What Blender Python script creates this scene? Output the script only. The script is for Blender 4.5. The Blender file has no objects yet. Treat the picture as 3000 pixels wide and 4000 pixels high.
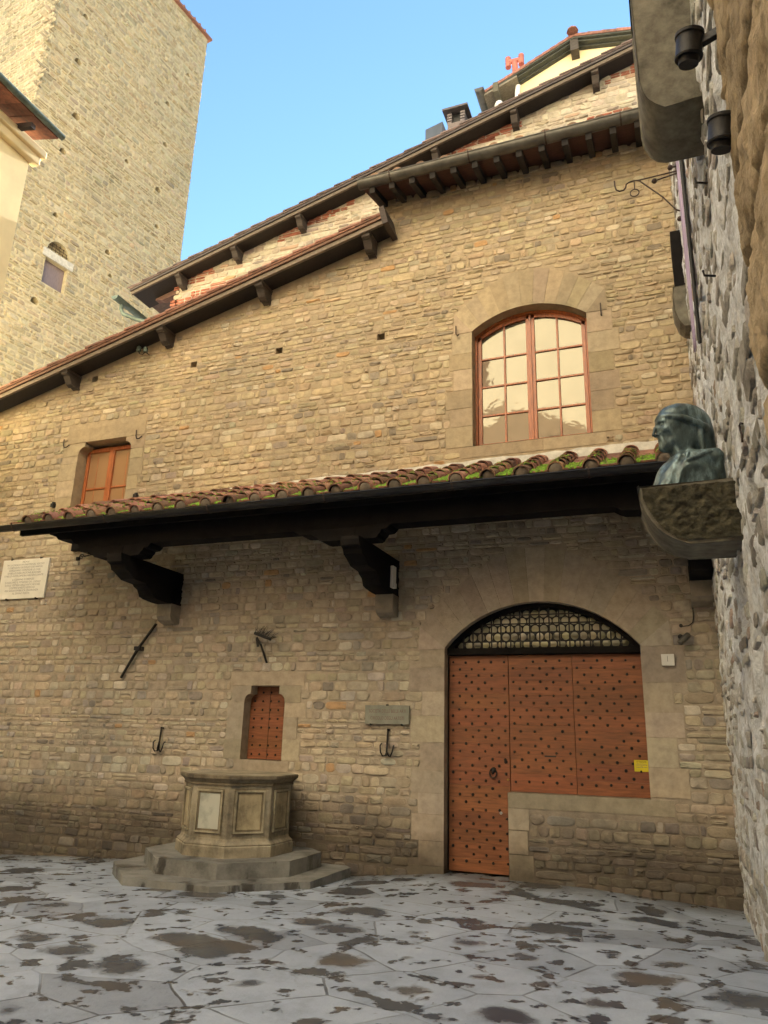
import bpy, math, random
import numpy as np
from mathutils import Vector, Matrix, geometry
random.seed(7)
S = bpy.context.scene
COL = S.collection
R = math.radians

# ------------------------------------------------------------------ camera
F_PX, YAW, PITCH, ROLL = 2928.8, -0.37517, 0.294585, 0.02861
CAM = np.array([0.0, -9.709, 1.55])
def cam_axes():
    cy, sy, cp, sp = math.cos(YAW), math.sin(YAW), math.cos(PITCH), math.sin(PITCH)
    f = np.array([sy*cp, cy*cp, sp]); r = np.array([cy, -sy, 0.0]); u = np.cross(r, f)
    c, s = math.cos(ROLL), math.sin(ROLL)
    return c*r + s*u, -s*r + c*u, f
AR, AU, AF = cam_axes()
cd = bpy.data.cameras.new('camera'); cam = bpy.data.objects.new('camera', cd); COL.objects.link(cam)
cd.sensor_fit = 'HORIZONTAL'; cd.sensor_width = 36.0; cd.lens = 36.0*F_PX/3000.0
cd.clip_start = 0.05; cd.clip_end = 2000
m = Matrix.Identity(4)
for i in range(3):
    m[i][0], m[i][1], m[i][2], m[i][3] = AR[i], AU[i], -AF[i], CAM[i]
cam.matrix_world = m
S.camera = cam
S.render.resolution_x, S.render.resolution_y = 768, 1024

# ------------------------------------------------------------------ sky and sun
SUN_EL, SUN_AZ = 20.0, 2.0          # azimuth measured from +Y towards +X
SKY_STRENGTH, SUN_STRENGTH = 0.05, 5.0
w = bpy.data.worlds.new('World'); S.world = w; w.use_nodes = True
wn = w.node_tree; wn.nodes.clear()
sky = wn.nodes.new('ShaderNodeTexSky'); sky.sky_type = 'NISHITA'; sky.sun_disc = False
sky.sun_elevation = R(SUN_EL); sky.sun_rotation = R(SUN_AZ)
sky.air_density = 1.6; sky.dust_density = 0.0; sky.ozone_density = 5.0
bg = wn.nodes.new('ShaderNodeBackground'); bg.inputs['Strength'].default_value = SKY_STRENGTH
wo = wn.nodes.new('ShaderNodeOutputWorld')
wn.links.new(sky.outputs[0], bg.inputs[0]); wn.links.new(bg.outputs[0], wo.inputs[0])
sl = bpy.data.lights.new('sun', 'SUN'); so = bpy.data.objects.new('sun', sl); COL.objects.link(so)
sl.energy = SUN_STRENGTH; sl.angle = R(0.53); sl.color = (1.0, 0.95, 0.88)
sd = Vector((math.sin(R(SUN_AZ))*math.cos(R(SUN_EL)), math.cos(R(SUN_AZ))*math.cos(R(SUN_EL)), math.sin(R(SUN_EL))))
so.rotation_euler = sd.to_track_quat('Z', 'Y').to_euler()
S.view_settings.view_transform = 'Standard'; S.view_settings.look = 'None'
S.view_settings.exposure = 2.8; S.view_settings.gamma = 1.0
S.render.engine = 'CYCLES'
S.cycles.max_bounces = 8; S.cycles.diffuse_bounces = 5; S.cycles.glossy_bounces = 4; S.cycles.transmission_bounces = 4

# ------------------------------------------------------------------ pixel -> world on known planes (survey of the photograph)
def ray(px, py): return AF*F_PX + AR*(px-1500.0) - AU*(py-2000.0)
def PY(px, py, y=0.0):
    d = ray(px, py); return CAM + d*((y-CAM[1])/d[1])
def PXX(px, py, x):
    d = ray(px, py); return CAM + d*((x-CAM[0])/d[0])
def PPL(px, py, p, n):
    d = ray(px, py); return CAM + d*(float((p-CAM) @ n)/float(d @ n))

# ------------------------------------------------------------------ object helpers
def tag(o, label=None, cat=None, group=None, kind=None):
    if label: o['label'] = label
    if cat: o['category'] = cat
    if group: o['group'] = group
    if kind: o['kind'] = kind
    return o
def thing(name, label, cat, loc=(0, 0, 0), group=None):
    e = bpy.data.objects.new(name, None); COL.objects.link(e); e.location = loc
    e.empty_display_size = 0.1
    return tag(e, label, cat, group)
class MB:
    def __init__(s): s.v = []; s.f = []; s.m = []; s.t = []; s.n = 0
    def add(s, vs, fs, mi=0, tone=(1, 1, 1)):
        o = s.n; s.v.extend([tuple(p) for p in vs]); s.n += len(vs)
        s.t.extend([tone]*len(vs))
        for f in fs: s.f.append(tuple(i+o for i in f)); s.m.append(mi)
    def hexa(s, o, a, b, c, mi=0, tone=(1, 1, 1)):
        o, a, b, c = map(np.array, (o, a, b, c)); o = o.astype(float)
        vs = [o, o+a, o+a+b, o+b, o+c, o+a+c, o+a+b+c, o+b+c]
        s.add(vs, [(0, 3, 2, 1), (4, 5, 6, 7), (0, 1, 5, 4), (1, 2, 6, 5), (2, 3, 7, 6), (3, 0, 4, 7)], mi, tone)
    def box(s, p0, p1, mi=0, tone=(1, 1, 1)):
        d = [p1[i]-p0[i] for i in range(3)]
        s.hexa(p0, (d[0], 0, 0), (0, d[1], 0), (0, 0, d[2]), mi, tone)
    def prism(s, poly, fn, d0, d1, mi=0, tone=(1, 1, 1), cap0=True, cap1=True):
        """poly: 2-D points, fn(a, b, depth) -> xyz"""
        n = len(poly); vs = [fn(a, b, d0) for a, b in poly]+[fn(a, b, d1) for a, b in poly]
        fs = [(i, (i+1) % n, (i+1) % n+n, i+n) for i in range(n)]
        tri = geometry.tessellate_polygon([[Vector((a, b, 0)) for a, b in poly]])
        if cap0: fs += [tuple(t) for t in tri]
        if cap1: fs += [tuple(i+n for i in t[::-1]) for t in tri]
        s.add(vs, fs, mi, tone)
    def tube(s, pts, r, k=8, mi=0, tone=(1, 1, 1), caps=True):
        pts = [np.array(p, float) for p in pts]; rs = r if isinstance(r, (list, tuple)) else [r]*len(pts)
        vs = []; up = np.array([0.0, 0, 1]); prev = None
        for i, p in enumerate(pts):
            t = pts[min(i+1, len(pts)-1)]-pts[max(i-1, 0)]; t = t/(np.linalg.norm(t)+1e-9)
            if prev is None:
                a = np.cross(t, up)
                if np.linalg.norm(a) < 1e-3: a = np.cross(t, np.array([1.0, 0, 0]))
            else: a = prev - t*float(prev @ t)
            a = a/np.linalg.norm(a); b = np.cross(t, a); prev = a
            for j in range(k):
                q = 2*math.pi*j/k; vs.append(p+rs[i]*(math.cos(q)*a+math.sin(q)*b))
        fs = []
        for i in range(len(pts)-1):
            for j in range(k):
                fs.append((i*k+j, i*k+(j+1) % k, (i+1)*k+(j+1) % k, (i+1)*k+j))
        if caps: fs += [tuple(range(k))[::-1], tuple((len(pts)-1)*k+j for j in range(k))]
        s.add(vs, fs, mi, tone)
    def lathe(s, prof, o, ax=(0, 0, 1), k=16, mi=0, tone=(1, 1, 1)):
        """prof: (radius, height along ax)"""
        ax = np.array(ax, float); ax /= np.linalg.norm(ax)
        a = np.cross(ax, (0.0, 0, 1)) if abs(ax[2]) < .9 else np.cross(ax, (1.0, 0, 0))
        a /= np.linalg.norm(a); b = np.cross(ax, a); o = np.array(o, float); vs = []
        for r, h in prof:
            for j in range(k):
                q = 2*math.pi*j/k; vs.append(o+ax*h+r*(math.cos(q)*a+math.sin(q)*b))
        fs = [(i*k+j, i*k+(j+1) % k, (i+1)*k+(j+1) % k, (i+1)*k+j) for i in range(len(prof)-1) for j in range(k)]
        fs += [tuple(range(k))[::-1], tuple((len(prof)-1)*k+j for j in range(k))]
        s.add(vs, fs, mi, tone)
    def dome(s, c, r, n, k=8, flat=0.6, mi=0, tone=(1, 1, 1)):
        n = np.array(n, float)
        s.lathe([(r, -r*.1), (r*.92, r*.3*flat), (r*.6, r*.75*flat), (r*.05, r*flat)], c, n, k, mi, tone)
    def build(s, name, mats, parent=None, smooth=None, bevel=0):
        me = bpy.data.meshes.new(name); me.from_pydata(s.v, [], s.f)
        if not isinstance(mats, (list, tuple)): mats = [mats]
        for mt in mats: me.materials.append(mt)
        me.polygons.foreach_set('material_index', s.m)
        at = me.color_attributes.new('tone', 'FLOAT_COLOR', 'POINT')
        at.data.foreach_set('color', np.hstack([np.array(s.t, np.float32).reshape(-1, 3), np.ones((s.n, 1), np.float32)]).ravel())
        if smooth is not None:
            me.polygons.foreach_set('use_smooth', [True]*len(me.polygons))
            if smooth < 180: me.set_sharp_from_angle(angle=R(smooth))
        me.update(); o = bpy.data.objects.new(name, me); COL.objects.link(o)
        if bevel:
            b = o.modifiers.new('bevel', 'BEVEL'); b.width = bevel; b.segments = 2; b.limit_method = 'ANGLE'; b.angle_limit = R(40)
        return adopt(o, parent)
def adopt(o, parent):
    if parent is not None:
        o.parent = parent
        o.matrix_parent_inverse = Matrix.Translation(-Vector(parent.location)) if parent.type == 'EMPTY' else Matrix.Identity(4)
    return o
def text_part(name, body, size, to_world, mat, parent, space=1.0, depth=0.0015):
    cu = bpy.data.curves.new(name, 'FONT'); cu.body = body; cu.size = size; cu.align_x = 'CENTER'; cu.align_y = 'CENTER'
    cu.space_line = space; cu.resolution_u = 3
    t = bpy.data.objects.new(name, cu); COL.objects.link(t)
    bpy.context.view_layer.update()
    me = bpy.data.meshes.new_from_object(t.evaluated_get(bpy.context.evaluated_depsgraph_get()))
    bpy.data.objects.remove(t); 
    for v in me.vertices: v.co = Vector(to_world(v.co.x, v.co.y))
    me.name = name; me.materials.clear(); me.materials.append(mat)
    o = bpy.data.objects.new(name, me); COL.objects.link(o)
    return adopt(o, parent)

# ------------------------------------------------------------------ materials
class NT:
    def __init__(s, name):
        s.mat = bpy.data.materials.new(name); s.mat.use_nodes = True; s.nt = s.mat.node_tree
        s.b = s.nt.nodes['Principled BSDF']
    def n(s, t, **kw):
        x = s.nt.nodes.new('ShaderNode'+t)
        for k, v in kw.items():
            if k in x.inputs: s.set(x.inputs[k], v)
            else: setattr(x, k, v)
        return x
    def set(s, sock, v):
        if hasattr(v, 'node'): s.nt.links.new(v, sock)
        elif isinstance(v, (tuple, list)) and len(v) == 3 and sock.type == 'RGBA': sock.default_value = (*v, 1)
        else: sock.default_value = v
    def co(s): return s.n('TexCoord').outputs['Object']
    def noise(s, scale, detail=4, rough=.55, vec=None, dist=0, stretch=None):
        vec = vec or s.co()
        if stretch: vec = s.n('Mapping', Vector=vec, Scale=stretch).outputs[0]
        return s.n('TexNoise', Vector=vec, Scale=scale, Detail=detail, Roughness=rough, Distortion=dist).outputs['Fac']
    def ramp(s, fac, stops):
        r = s.n('ValToRGB', Fac=fac); e = r.color_ramp.elements
        while len(e) < len(stops): e.new(.5)
        for el, (p, c) in zip(e, stops):
            el.position = p; el.color = (*c, 1) if isinstance(c, (tuple, list)) else (c, c, c, 1)
        return r.outputs[0]
    def mix(s, fac, a, b, mode='MIX'):
        x = s.n('Mix', data_type='RGBA', blend_type=mode); x.clamp_factor = True
        s.set(x.inputs['Factor'], fac); s.set(x.inputs[6], a); s.set(x.inputs[7], b); return x.outputs[2]
    def math(s, op, a, b=0.0, c=0.0):
        x = s.n('Math', operation=op); s.set(x.inputs[0], a); s.set(x.inputs[1], b); s.set(x.inputs[2], c); return x.outputs[0]
    def tone(s): return s.n('Attribute', attribute_name='tone').outputs['Color']
    def bump(s, h, strength=.4, dist=.01):
        s.set(s.b.inputs['Normal'], s.n('Bump', Height=h, Strength=strength, Distance=dist).outputs[0])
    def out(s, color=None, rough=None, metal=None, spec=None):
        for k, v in (('Base Color', color), ('Roughness', rough), ('Metallic', metal), ('Specular IOR Level', spec)):
            if v is not None: s.set(s.b.inputs[k], v)
        return s.mat
def m_masonry(name, tint=(1, 1, 1), dirt_skylight=None, grime=.7, bs=.5):
    k = NT(name); c = k.mix(1.0, k.tone(), tint, 'MULTIPLY')
    c = k.mix(.75, c, k.ramp(k.noise(9, 5, .65), [(.25, .62), (.55, 1.0), (.8, 1.22)]), 'MULTIPLY')
    c = k.mix(grime, c, k.ramp(k.noise(.55, 4, .6), [(.3, (.66, .67, .70)), (.6, (1.08, 1.03, .97))]), 'MULTIPLY')
    if dirt_skylight:
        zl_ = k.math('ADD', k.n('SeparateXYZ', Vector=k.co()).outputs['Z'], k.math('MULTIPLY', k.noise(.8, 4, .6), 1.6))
        c = k.mix(1.0, c, k.ramp(k.math('DIVIDE', zl_, 10.0), [(.46, (.97, 1.04, 1.24)), (.62, (1, 1, 1))]), 'MULTIPLY')  # cool skylight on the lower courses, painted into the colour as a bluish tint
    if dirt_skylight:
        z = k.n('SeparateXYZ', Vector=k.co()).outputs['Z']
        zz = k.math('ADD', z, k.math('MULTIPLY', k.noise(1.7, 5, .65), dirt_skylight[1]))
        c = k.mix(1.0, c, k.ramp(k.math('DIVIDE', zz, dirt_skylight[0]), [(.5, (.34, .33, .33)), (.78, (.68, .66, .65)), (1.0, (1, 1, 1))]), 'MULTIPLY')
    k.bump(k.math('ADD', k.noise(45, 5, .7), k.noise(12, 3, .6)), bs, .012)
    return k.out(c, .92, spec=.25)
def m_simple(name, col, rough=.6, metal=0.0, var=.25, scale=12, bump=.15, spec=None, stretch=None):
    k = NT(name); n = k.noise(scale, 5, .6, stretch=stretch)
    c = k.mix(1.0, col, k.ramp(n, [(.3, 1-var), (.7, 1+var)]), 'MULTIPLY')
    if bump: k.bump(k.noise(scale*4, 4, .6, stretch=stretch), bump, .006)
    return k.out(c, rough, metal, spec)
def m_toned(name, rough=.7, var=.3, scale=14, bump=.3, stretch=None, spec=None, lichen=None):
    k = NT(name); c = k.mix(1.0, k.tone(), k.ramp(k.noise(scale, 5, .65, stretch=stretch), [(.3, 1-var), (.7, 1+var)]), 'MULTIPLY')
    if lichen:
        c = k.mix(k.ramp(k.noise(7, 6, .7), [(.55, 0.0), (.66, .8)]), c, lichen)
    k.bump(k.noise(scale*3, 5, .65, stretch=stretch), bump, .006)
    return k.out(c, rough, spec=spec)
M = {}
M['wall'] = m_masonry('wall_masonry', dirt_skylight=(1.35, .8))
M['rear'] = m_masonry('rear_masonry', grime=.4)
M['tower'] = m_masonry('tower_masonry', grime=.3)
def m_rubble():
    k = NT('rubble_masonry')
    c = k.mix(k.ramp(k.noise(4.5, 6, .72), [(.46, 0.0), (.64, .7)]), k.tone(), (.43, .405, .365))
    c = k.mix(.85, c, k.ramp(k.noise(17, 6, .72), [(.28, .5), (.5, 1.0), (.75, 1.25)]), 'MULTIPLY')
    k.bump(k.math('ADD', k.noise(34, 6, .75), k.noise(11, 4, .65)), 1.0, .022)
    return k.out(c, .95, spec=.2)
M['rubble'] = m_rubble()
M['dressed'] = m_masonry('dressed_stone', dirt_skylight=(.85, .75), bs=.28)
def m_pier():
    k = NT('pier_ashlar'); c = k.mix(1.0, k.tone(), k.ramp(k.noise(5, 7, .72), [(.3, (.5, .47, .42)), (.5, (1, 1, 1)), (.7, (1.25, 1.22, 1.15))]), 'MULTIPLY')
    f = k.noise(2.2, 6, .7, stretch=(1, 1, 4.5), dist=.5); c = k.mix(k.ramp(f, [(.57, 0.0), (.6, .4), (.63, 0.0)]), c, (.16, .125, .08))
    k.bump(k.math('ADD', k.noise(26, 7, .75), k.noise(7, 5, .65)), 1.0, .03); return k.out(c, .95, spec=.2)
M['pier'] = m_pier()
M['doorwood'] = m_toned('door_wood', .55, .38, 3.2, .35, stretch=(1.2, 6, 14))
M['framewood'] = m_simple('varnished_wood', (.34, .10, .03), .35, 0, .35, 5, .12, stretch=(9, 9, 1.2))
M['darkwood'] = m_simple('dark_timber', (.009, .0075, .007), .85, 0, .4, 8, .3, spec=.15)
M['eavewood'] = m_toned('eave_timber', .8, .4, 5, .35, stretch=(1.5, 8, 8))
M['iron'] = m_simple('black_iron', (.013, .012, .013), .55, .35, .4, 25, .25)
M['rust'] = m_simple('rusty_iron', (.05, .032, .026), .65, .3, .4, 25, .25)
M['zinc'] = m_simple('weathered_gutter', (.105, .1, .085), .5, .35, .35, 5, .08)
M['darkgutter'] = m_simple('black_gutter', (.022, .022, .024), .38, .5, .4, 4, .06)
M['slate'] = m_simple('blue_grey_metal', (.06, .075, .10), .5, .3, .2, 5, .05)
M['coppergreen'] = m_simple('verdigris_gutter', (.10, .135, .115), .55, .3, .35, 8, .1)
M['tile'] = m_toned('terracotta', .85, .35, 12, .35, lichen=(.075, .066, .05))
M['moss'] = m_toned('moss', .95, .5, 40, 1.0)
M['white'] = m_simple('white_plastic', (.62, .62, .6), .45, 0, .08, 5, .02)
M['marble'] = m_simple('white_marble', (.66, .64, .57), .45, 0, .1, 4, .05)
M['letters'] = m_simple('carved_letters', (.16, .15, .14), .8, 0, .1, 9, 0)
M['letters_faint'] = m_simple('faded_letters', (.17, .105, .085), .85, 0, .2, 30, 0)
M['greystone'] = m_simple('grey_plaque_stone', (.22, .225, .19), .8, 0, .18, 9, .15)
M['black'] = m_simple('black_paint', (.01, .01, .01), .6, 0, .1, 9, 0)
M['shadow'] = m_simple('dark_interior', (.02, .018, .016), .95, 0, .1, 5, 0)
M['yellowplaster'] = m_simple('yellow_plaster', (.81, .72, .53), .9, 0, .1, 1.2, .1)
M['addedwing'] = m_simple('added_wing_brown', (.34, .24, .15), .9, 0, .12, 2, .1)
M['creamplaster'] = m_simple('cream_plaster', (.74, .62, .36), .9, 0, .1, 1.5, .06)
M['lime'] = m_simple('lime_mortar', (.5, .47, .40), .9, 0, .25, 9, .6)
M['paintwhite'] = m_simple('white_paint', (.7, .7, .68), .6, 0, .1, 4, .05)
M['yellowsign'] = m_simple('yellow_sticker', (.62, .52, .02), .45, 0, .05, 5, 0)
M['purplegrey'] = m_simple('faded_shutter', (.20, .155, .16), .7, 0, .15, 8, .1, stretch=(4, 4, 1))
M['banner'] = m_simple('lilac_cloth', (.42, .34, .50), .75, 0, .2, 2.5, .1)
M['brass'] = m_simple('brass', (.55, .4, .12), .3, .9, .1, 9, 0)
M['globe'] = m_simple('opal_glass', (.8, .78, .72), .2, 0, .05, 5, 0)
def m_glass(name='old_window_glass', col=(.10, .085, .065)):
    k = NT(name); k.set(k.b.inputs['IOR'], 1.85)
    k.bump(k.noise(5, 2, .5, dist=.4), .045, .03)
    k.set(k.b.inputs['Specular Tint'], (1.0, .92, .70))
    return k.out(col, .03, spec=.5)
M['glass'] = m_glass(); M['glass_warm'] = m_glass('glass_over_shutter', (.30, .17, .085))
def m_roundel():
    k = NT('bottle_glass'); k.set(k.b.inputs['IOR'], 1.9)
    c = k.mix(1.0, k.tone(), (.50, .46, .29), 'MULTIPLY')
    return k.out(c, .38, spec=.5)
M['roundel'] = m_roundel()
def m_bronze():
    k = NT('weathered_bronze')
    n = k.noise(9, 6, .65, stretch=(1, 1, .35)); c = k.ramp(n, [(.36, (.025, .036, .036)), (.52, (.085, .125, .132)), (.66, (.26, .37, .41))])
    k.bump(k.noise(28, 5, .65), .25, .006)
    return k.out(c, k.ramp(k.noise(12, 4), [(.3, .3), (.7, .48)]), .4, spec=.6)
M['bronze'] = m_bronze()
def m_rough_bracket(name, rough=True):
    k = NT(name)
    c = k.ramp(k.noise(16, 6, .7), [(.3, (.022, .022, .015)), (.5, (.062, .056, .038)), (.7, (.12, .11, .07))]) if rough else \
        k.ramp(k.noise(7, 6, .65), [(.3, (.07, .065, .052)), (.52, (.15, .138, .11)), (.72, (.22, .205, .165))])
    k.bump(k.noise(22 if rough else 30, 6, .75), 1.0 if rough else .35, .03 if rough else .01)
    return k.out(c, .92, spec=.2)
M['bracket_rough'] = m_rough_bracket('mossy_tooled_stone'); M['bracket'] = m_rough_bracket('weathered_bracket_stone', False)
def m_well():
    k = NT('well_stone')
    c = k.ramp(k.noise(2.6, 7, .7), [(.3, (.13, .115, .092)), (.48, (.30, .265, .195)), (.68, (.42, .375, .285))])
    st = k.noise(5, 5, .7, stretch=(1.5, 1.5, .35))
    c = k.mix(.45, c, k.ramp(st, [(.36, (.4, .38, .36)), (.56, (1, 1, 1))]), 'MULTIPLY')
    c = k.mix(1.0, c, k.tone(), 'MULTIPLY')
    k.bump(k.math('ADD', k.noise(22, 6, .7), k.noise(7, 4, .6)), .55, .014)
    return k.out(c, .85, spec=.3)
M['well'] = m_well()
def m_step():
    k = NT('worn_step_stone')
    c = k.ramp(k.noise(2.2, 7, .7), [(.3, (.09, .092, .09)), (.5, (.215, .215, .205)), (.7, (.31, .31, .29))])
    wet = k.ramp(k.noise(3.1, 5, .65, stretch=(1, 1, .4)), [(.56, 0.0), (.61, 1.0)])
    c = k.mix(wet, c, k.mix(1.0, c, (.36, .34, .32), 'MULTIPLY'))
    k.bump(k.math('ADD', k.noise(20, 6, .7), k.noise(6, 4, .6)), .6, .018)
    return k.out(c, k.math('SUBTRACT', .75, k.math('MULTIPLY', wet, .4)), spec=.4)
M['step'] = m_step()
def m_paving():
    k = NT('wet_paving'); co = k.co()
    wob = k.n('TexNoise', Vector=co, Scale=1.3, Detail=3).outputs['Color']
    off = k.n('VectorMath', operation='SCALE', Vector=k.n('VectorMath', operation='SUBTRACT').outputs[0], Scale=.10)
    sub = off.inputs[0].links[0].from_node; k.set(sub.inputs[0], wob); sub.inputs[1].default_value = (.5, .5, .5)
    rot = k.n('Mapping', Vector=k.n('VectorMath', operation='ADD').outputs[0], Rotation=(0, 0, .5), Scale=(1.3, 1.65, 0))
    ad = rot.inputs['Vector'].links[0].from_node; k.set(ad.inputs[0], co); k.set(ad.inputs[1], off.outputs[0])
    v1 = k.n('TexVoronoi', feature='DISTANCE_TO_EDGE', voronoi_dimensions='2D', Vector=rot.outputs[0], Scale=1.0, Randomness=.85)
    v2 = k.n('TexVoronoi', feature='F1', voronoi_dimensions='2D', Vector=rot.outputs[0], Scale=1.0, Randomness=.85)
    jit = k.math('MULTIPLY', k.noise(9, 5, .7), .022)
    joint = k.ramp(k.math('SUBTRACT', v1.outputs['Distance'], jit), [(-0.007, 1.0), (.002, 0.0)])
    cell = k.n('SeparateColor', Color=v2.outputs['Color']).outputs[0]
    dry = k.ramp(k.noise(3.2, 7, .72), [(.28, (.25, .30, .385)), (.5, (.365, .43, .54)), (.72, (.43, .495, .60))])
    dry = k.mix(.8, dry, k.ramp(cell, [(0, (.66, .65, .65)), (.5, (1, 1, 1)), (1, (1.18, 1.17, 1.15))]), 'MULTIPLY')
    mid = k.noise(2.6, 4, .55, dist=.3); sml = k.noise(5.5, 4, .5)
    edge = k.math('MULTIPLY', k.math('SUBTRACT', k.noise(16, 5, .65), .5), .10)
    ctr = k.n('VectorMath', operation='DISTANCE'); k.set(ctr.inputs[0], k.n('VectorMath', operation='MULTIPLY').outputs[0]); k.set(ctr.inputs[1], v2.outputs['Position'])
    mm = ctr.inputs[0].links[0].from_node; k.set(mm.inputs[0], rot.outputs[0]); mm.inputs[1].default_value = (1, 1, 0)
    c2 = k.n('SeparateColor', Color=v2.outputs['Color']).outputs[1]
    dish = k.math('ADD', k.math('SUBTRACT', k.math('MULTIPLY', c2, .50), ctr.outputs['Value']), k.math('ADD', k.math('MULTIPLY', k.math('SUBTRACT', mid, .5), .9), edge))
    w1 = k.ramp(dish, [(.03, 0.0), (.12, .85), (.2, 1.0)])
    w2 = k.ramp(k.math('ADD', mid, edge), [(.575, 0.0), (.61, 1.0)])
    w3 = k.ramp(k.math('ADD', sml, edge), [(.595, 0.0), (.63, 1.0)])
    wet = k.math('MAXIMUM', k.math('MAXIMUM', w1, w2), w3)
    tintn = k.noise(1.6, 2, .5)
    wetc = k.ramp(tintn, [(.36, (.034, .047, .07)), (.5, (.05, .06, .076)), (.66, (.08, .07, .064))])
    c = k.mix(k.math('MULTIPLY', wet, .93), dry, wetc)
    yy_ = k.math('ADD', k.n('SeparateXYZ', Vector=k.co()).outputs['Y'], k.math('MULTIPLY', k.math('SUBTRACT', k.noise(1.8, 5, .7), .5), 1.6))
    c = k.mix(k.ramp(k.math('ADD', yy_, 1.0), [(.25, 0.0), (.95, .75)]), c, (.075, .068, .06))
    c = k.mix(k.math('MULTIPLY', joint, k.ramp(k.noise(1.1, 3, .6), [(.38, .12), (.6, .8)])), c, (.03, .029, .029))
    k.set(k.b.inputs['Normal'], k.n('Bump', Strength=.5, Distance=.012,
        Height=k.math('SUBTRACT', k.math('MULTIPLY', k.math('ADD', k.noise(26, 6, .7), cell), k.math('SUBTRACT', 1.0, k.math('MULTIPLY', wet, .93))), k.math('MULTIPLY', joint, 1.6))).outputs[0])
    rough = k.math('ADD', k.math('MULTIPLY', k.math('SUBTRACT', 1.0, wet), .22), .24)
    return k.out(c, rough, spec=k.math('SUBTRACT', .35, k.math('MULTIPLY', wet, .17)))
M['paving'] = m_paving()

# ------------------------------------------------------------------ masonry generator
MAIN = (np.zeros(3), np.array([1.0, 0, 0]), np.array([0, 0, 1.0]), np.array([0, -1.0, 0]))
def fr(fm): return lambda u, v, n=0.0: fm[0]+fm[1]*u+fm[2]*v+fm[3]*n
def scan(poly, v):
    xs = []
    for i in range(len(poly)):
        (a, b), (c, d) = poly[i], poly[(i+1) % len(poly)]
        if (b <= v) != (d <= v): xs.append(a+(v-b)/(d-b)*(c-a))
    xs.sort(); return list(zip(xs[::2], xs[1::2]))
def stones(mb, fm, u0, u1, v0, v1, lim=None, masks=(), hm=.115, wm=.24, relief=.015, gap=.013, pal=None, seed=1, brick=None, rough=.35, K=12, mi=0, keep=1.0):
    """irregular coursed stones laid over the plane fm; lim(v) -> free interval, masks: polygons left free"""
    rg = np.random.default_rng(seed); v = v0; o, eu, ev, en = fm
    ang = np.arange(K)*2*np.pi/K+np.pi/K
    ca, sa = np.cos(ang), np.sin(ang)
    while v < v1:
        h = hm*rg.choice([.62, .8, .95, 1.1, 1.35])*rg.uniform(.93, 1.07)
        lo, hi = (u0, u1) if lim is None else lim(v, h)
        blocked = []
        for pl in masks:
            for vv in (v+.06*h, v+.5*h, v+.94*h): blocked += scan(pl, vv)
        blocked.sort(); free = []; a = lo
        for b0, b1 in blocked:
            if b0 > a: free.append((a, min(b0, hi)))
            a = max(a, b1)
        if a < hi: free.append((a, hi))
        ph = rg.uniform(0, 6.28, 3); am = hm*.09
        for f0, f1 in free:
            u = f0-(rg.uniform(0, wm) if f0 <= u0+1e-6 else 0)
            while u < f1-.03:
                wd = wm*math.exp(rg.normal(0, .34)); 
                if rg.random() < .1: wd *= .5
                if f1-(u+wd) < .07: wd = f1-u
                rows = [(0, 1)]
                bk = brick is not None and brick(u+wd/2, v)
                if bk or (rg.random() < .05 and h > hm*1.05): rows = [(0, .5), (.5, 1)]
                for r0, r1 in (rows if keep >= 1 or rg.random() < keep else []):
                    hw = max((wd-gap)/2, .012); hh = max(((r1-r0)*h-gap)/2, .01)
                    uc = u+wd/2; vc = v+h*(r0+r1)/2
                    vc += am*(math.sin(uc*1.1+ph[0])+.6*math.sin(uc*2.7+ph[1]))
                    p = rg.uniform(2.6, 7); jit = 1+rg.normal(0, .04, K)
                    # squarish outline
                    su = np.sign(ca)*np.abs(ca)**(2/p)*jit; sv = np.sign(sa)*np.abs(sa)**(2/p)*jit
                    skew = rg.normal(0, .05)
                    rel = relief*rg.uniform(.35, 1.35); bev = min(.016*rg.uniform(.6, 1.7)*hm/.115, hh*.55, hw*.55)
                    tu, tv = rg.normal(0, .18), rg.normal(0, .25)
                    vs = []
                    for ring, (sc, nn) in enumerate(((0, -.006), (.35, rel*.75), (1, rel))):
                        ru, rv = (hw-bev*sc)*su, (hh-bev*sc)*sv
                        nz = nn+(rel*(tu*su+tv*sv)+rel*rg.normal(0, rough, K))*(ring > 0)
                        vs.append(np.outer(uc+ru+skew*rv, eu)+np.outer(vc+rv, ev)+np.outer(nz, en))
                    vs.append((o*0+eu*uc+ev*vc+en*(rel*rg.uniform(.8, 1.25)))[None, :])
                    vs = np.vstack(vs)+o
                    fs = []
                    for i in range(K):
                        j = (i+1) % K
                        fs += [(i, j, K+j, K+i), (K+i, K+j, 2*K+j, 2*K+i), (2*K+i, 2*K+j, 3*K)]
                    odd = rg.random()+(1.0 if hm >= .15 else 0.0)
                    if bk: c = np.array([.34, .13, .085])*rg.uniform(.75, 1.2)
                    elif odd < .016: c = pal[4]*1.22
                    elif odd < .03: c = pal[5]*.74
                    elif odd < .038: c = pal[0]*np.array([1.05, .8, .6])
                    else:
                        c = pal[rg.choice(len(pal), p=PALP[:len(pal)]/PALP[:len(pal)].sum())]*rg.uniform(.86, 1.12)*(1+rg.normal(0, .02, 3))
                    mb.add(vs, fs, mi, tuple(np.clip(c, .01, .9)))
                u += wd
        v += h
PALP = np.array([.30, .24, .17, .10, .08, .06, .05])
PAL_MAIN = np.array([[.455, .375, .245], [.43, .355, .235], [.465, .39, .265], [.395, .33, .23], [.49, .425, .31], [.345, .295, .225], [.43, .345, .225]])
PAL_TOWER = np.array([[.43, .365, .235], [.41, .345, .22], [.45, .385, .255], [.375, .315, .205], [.46, .405, .275], [.345, .295, .2], [.42, .34, .21]])
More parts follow.
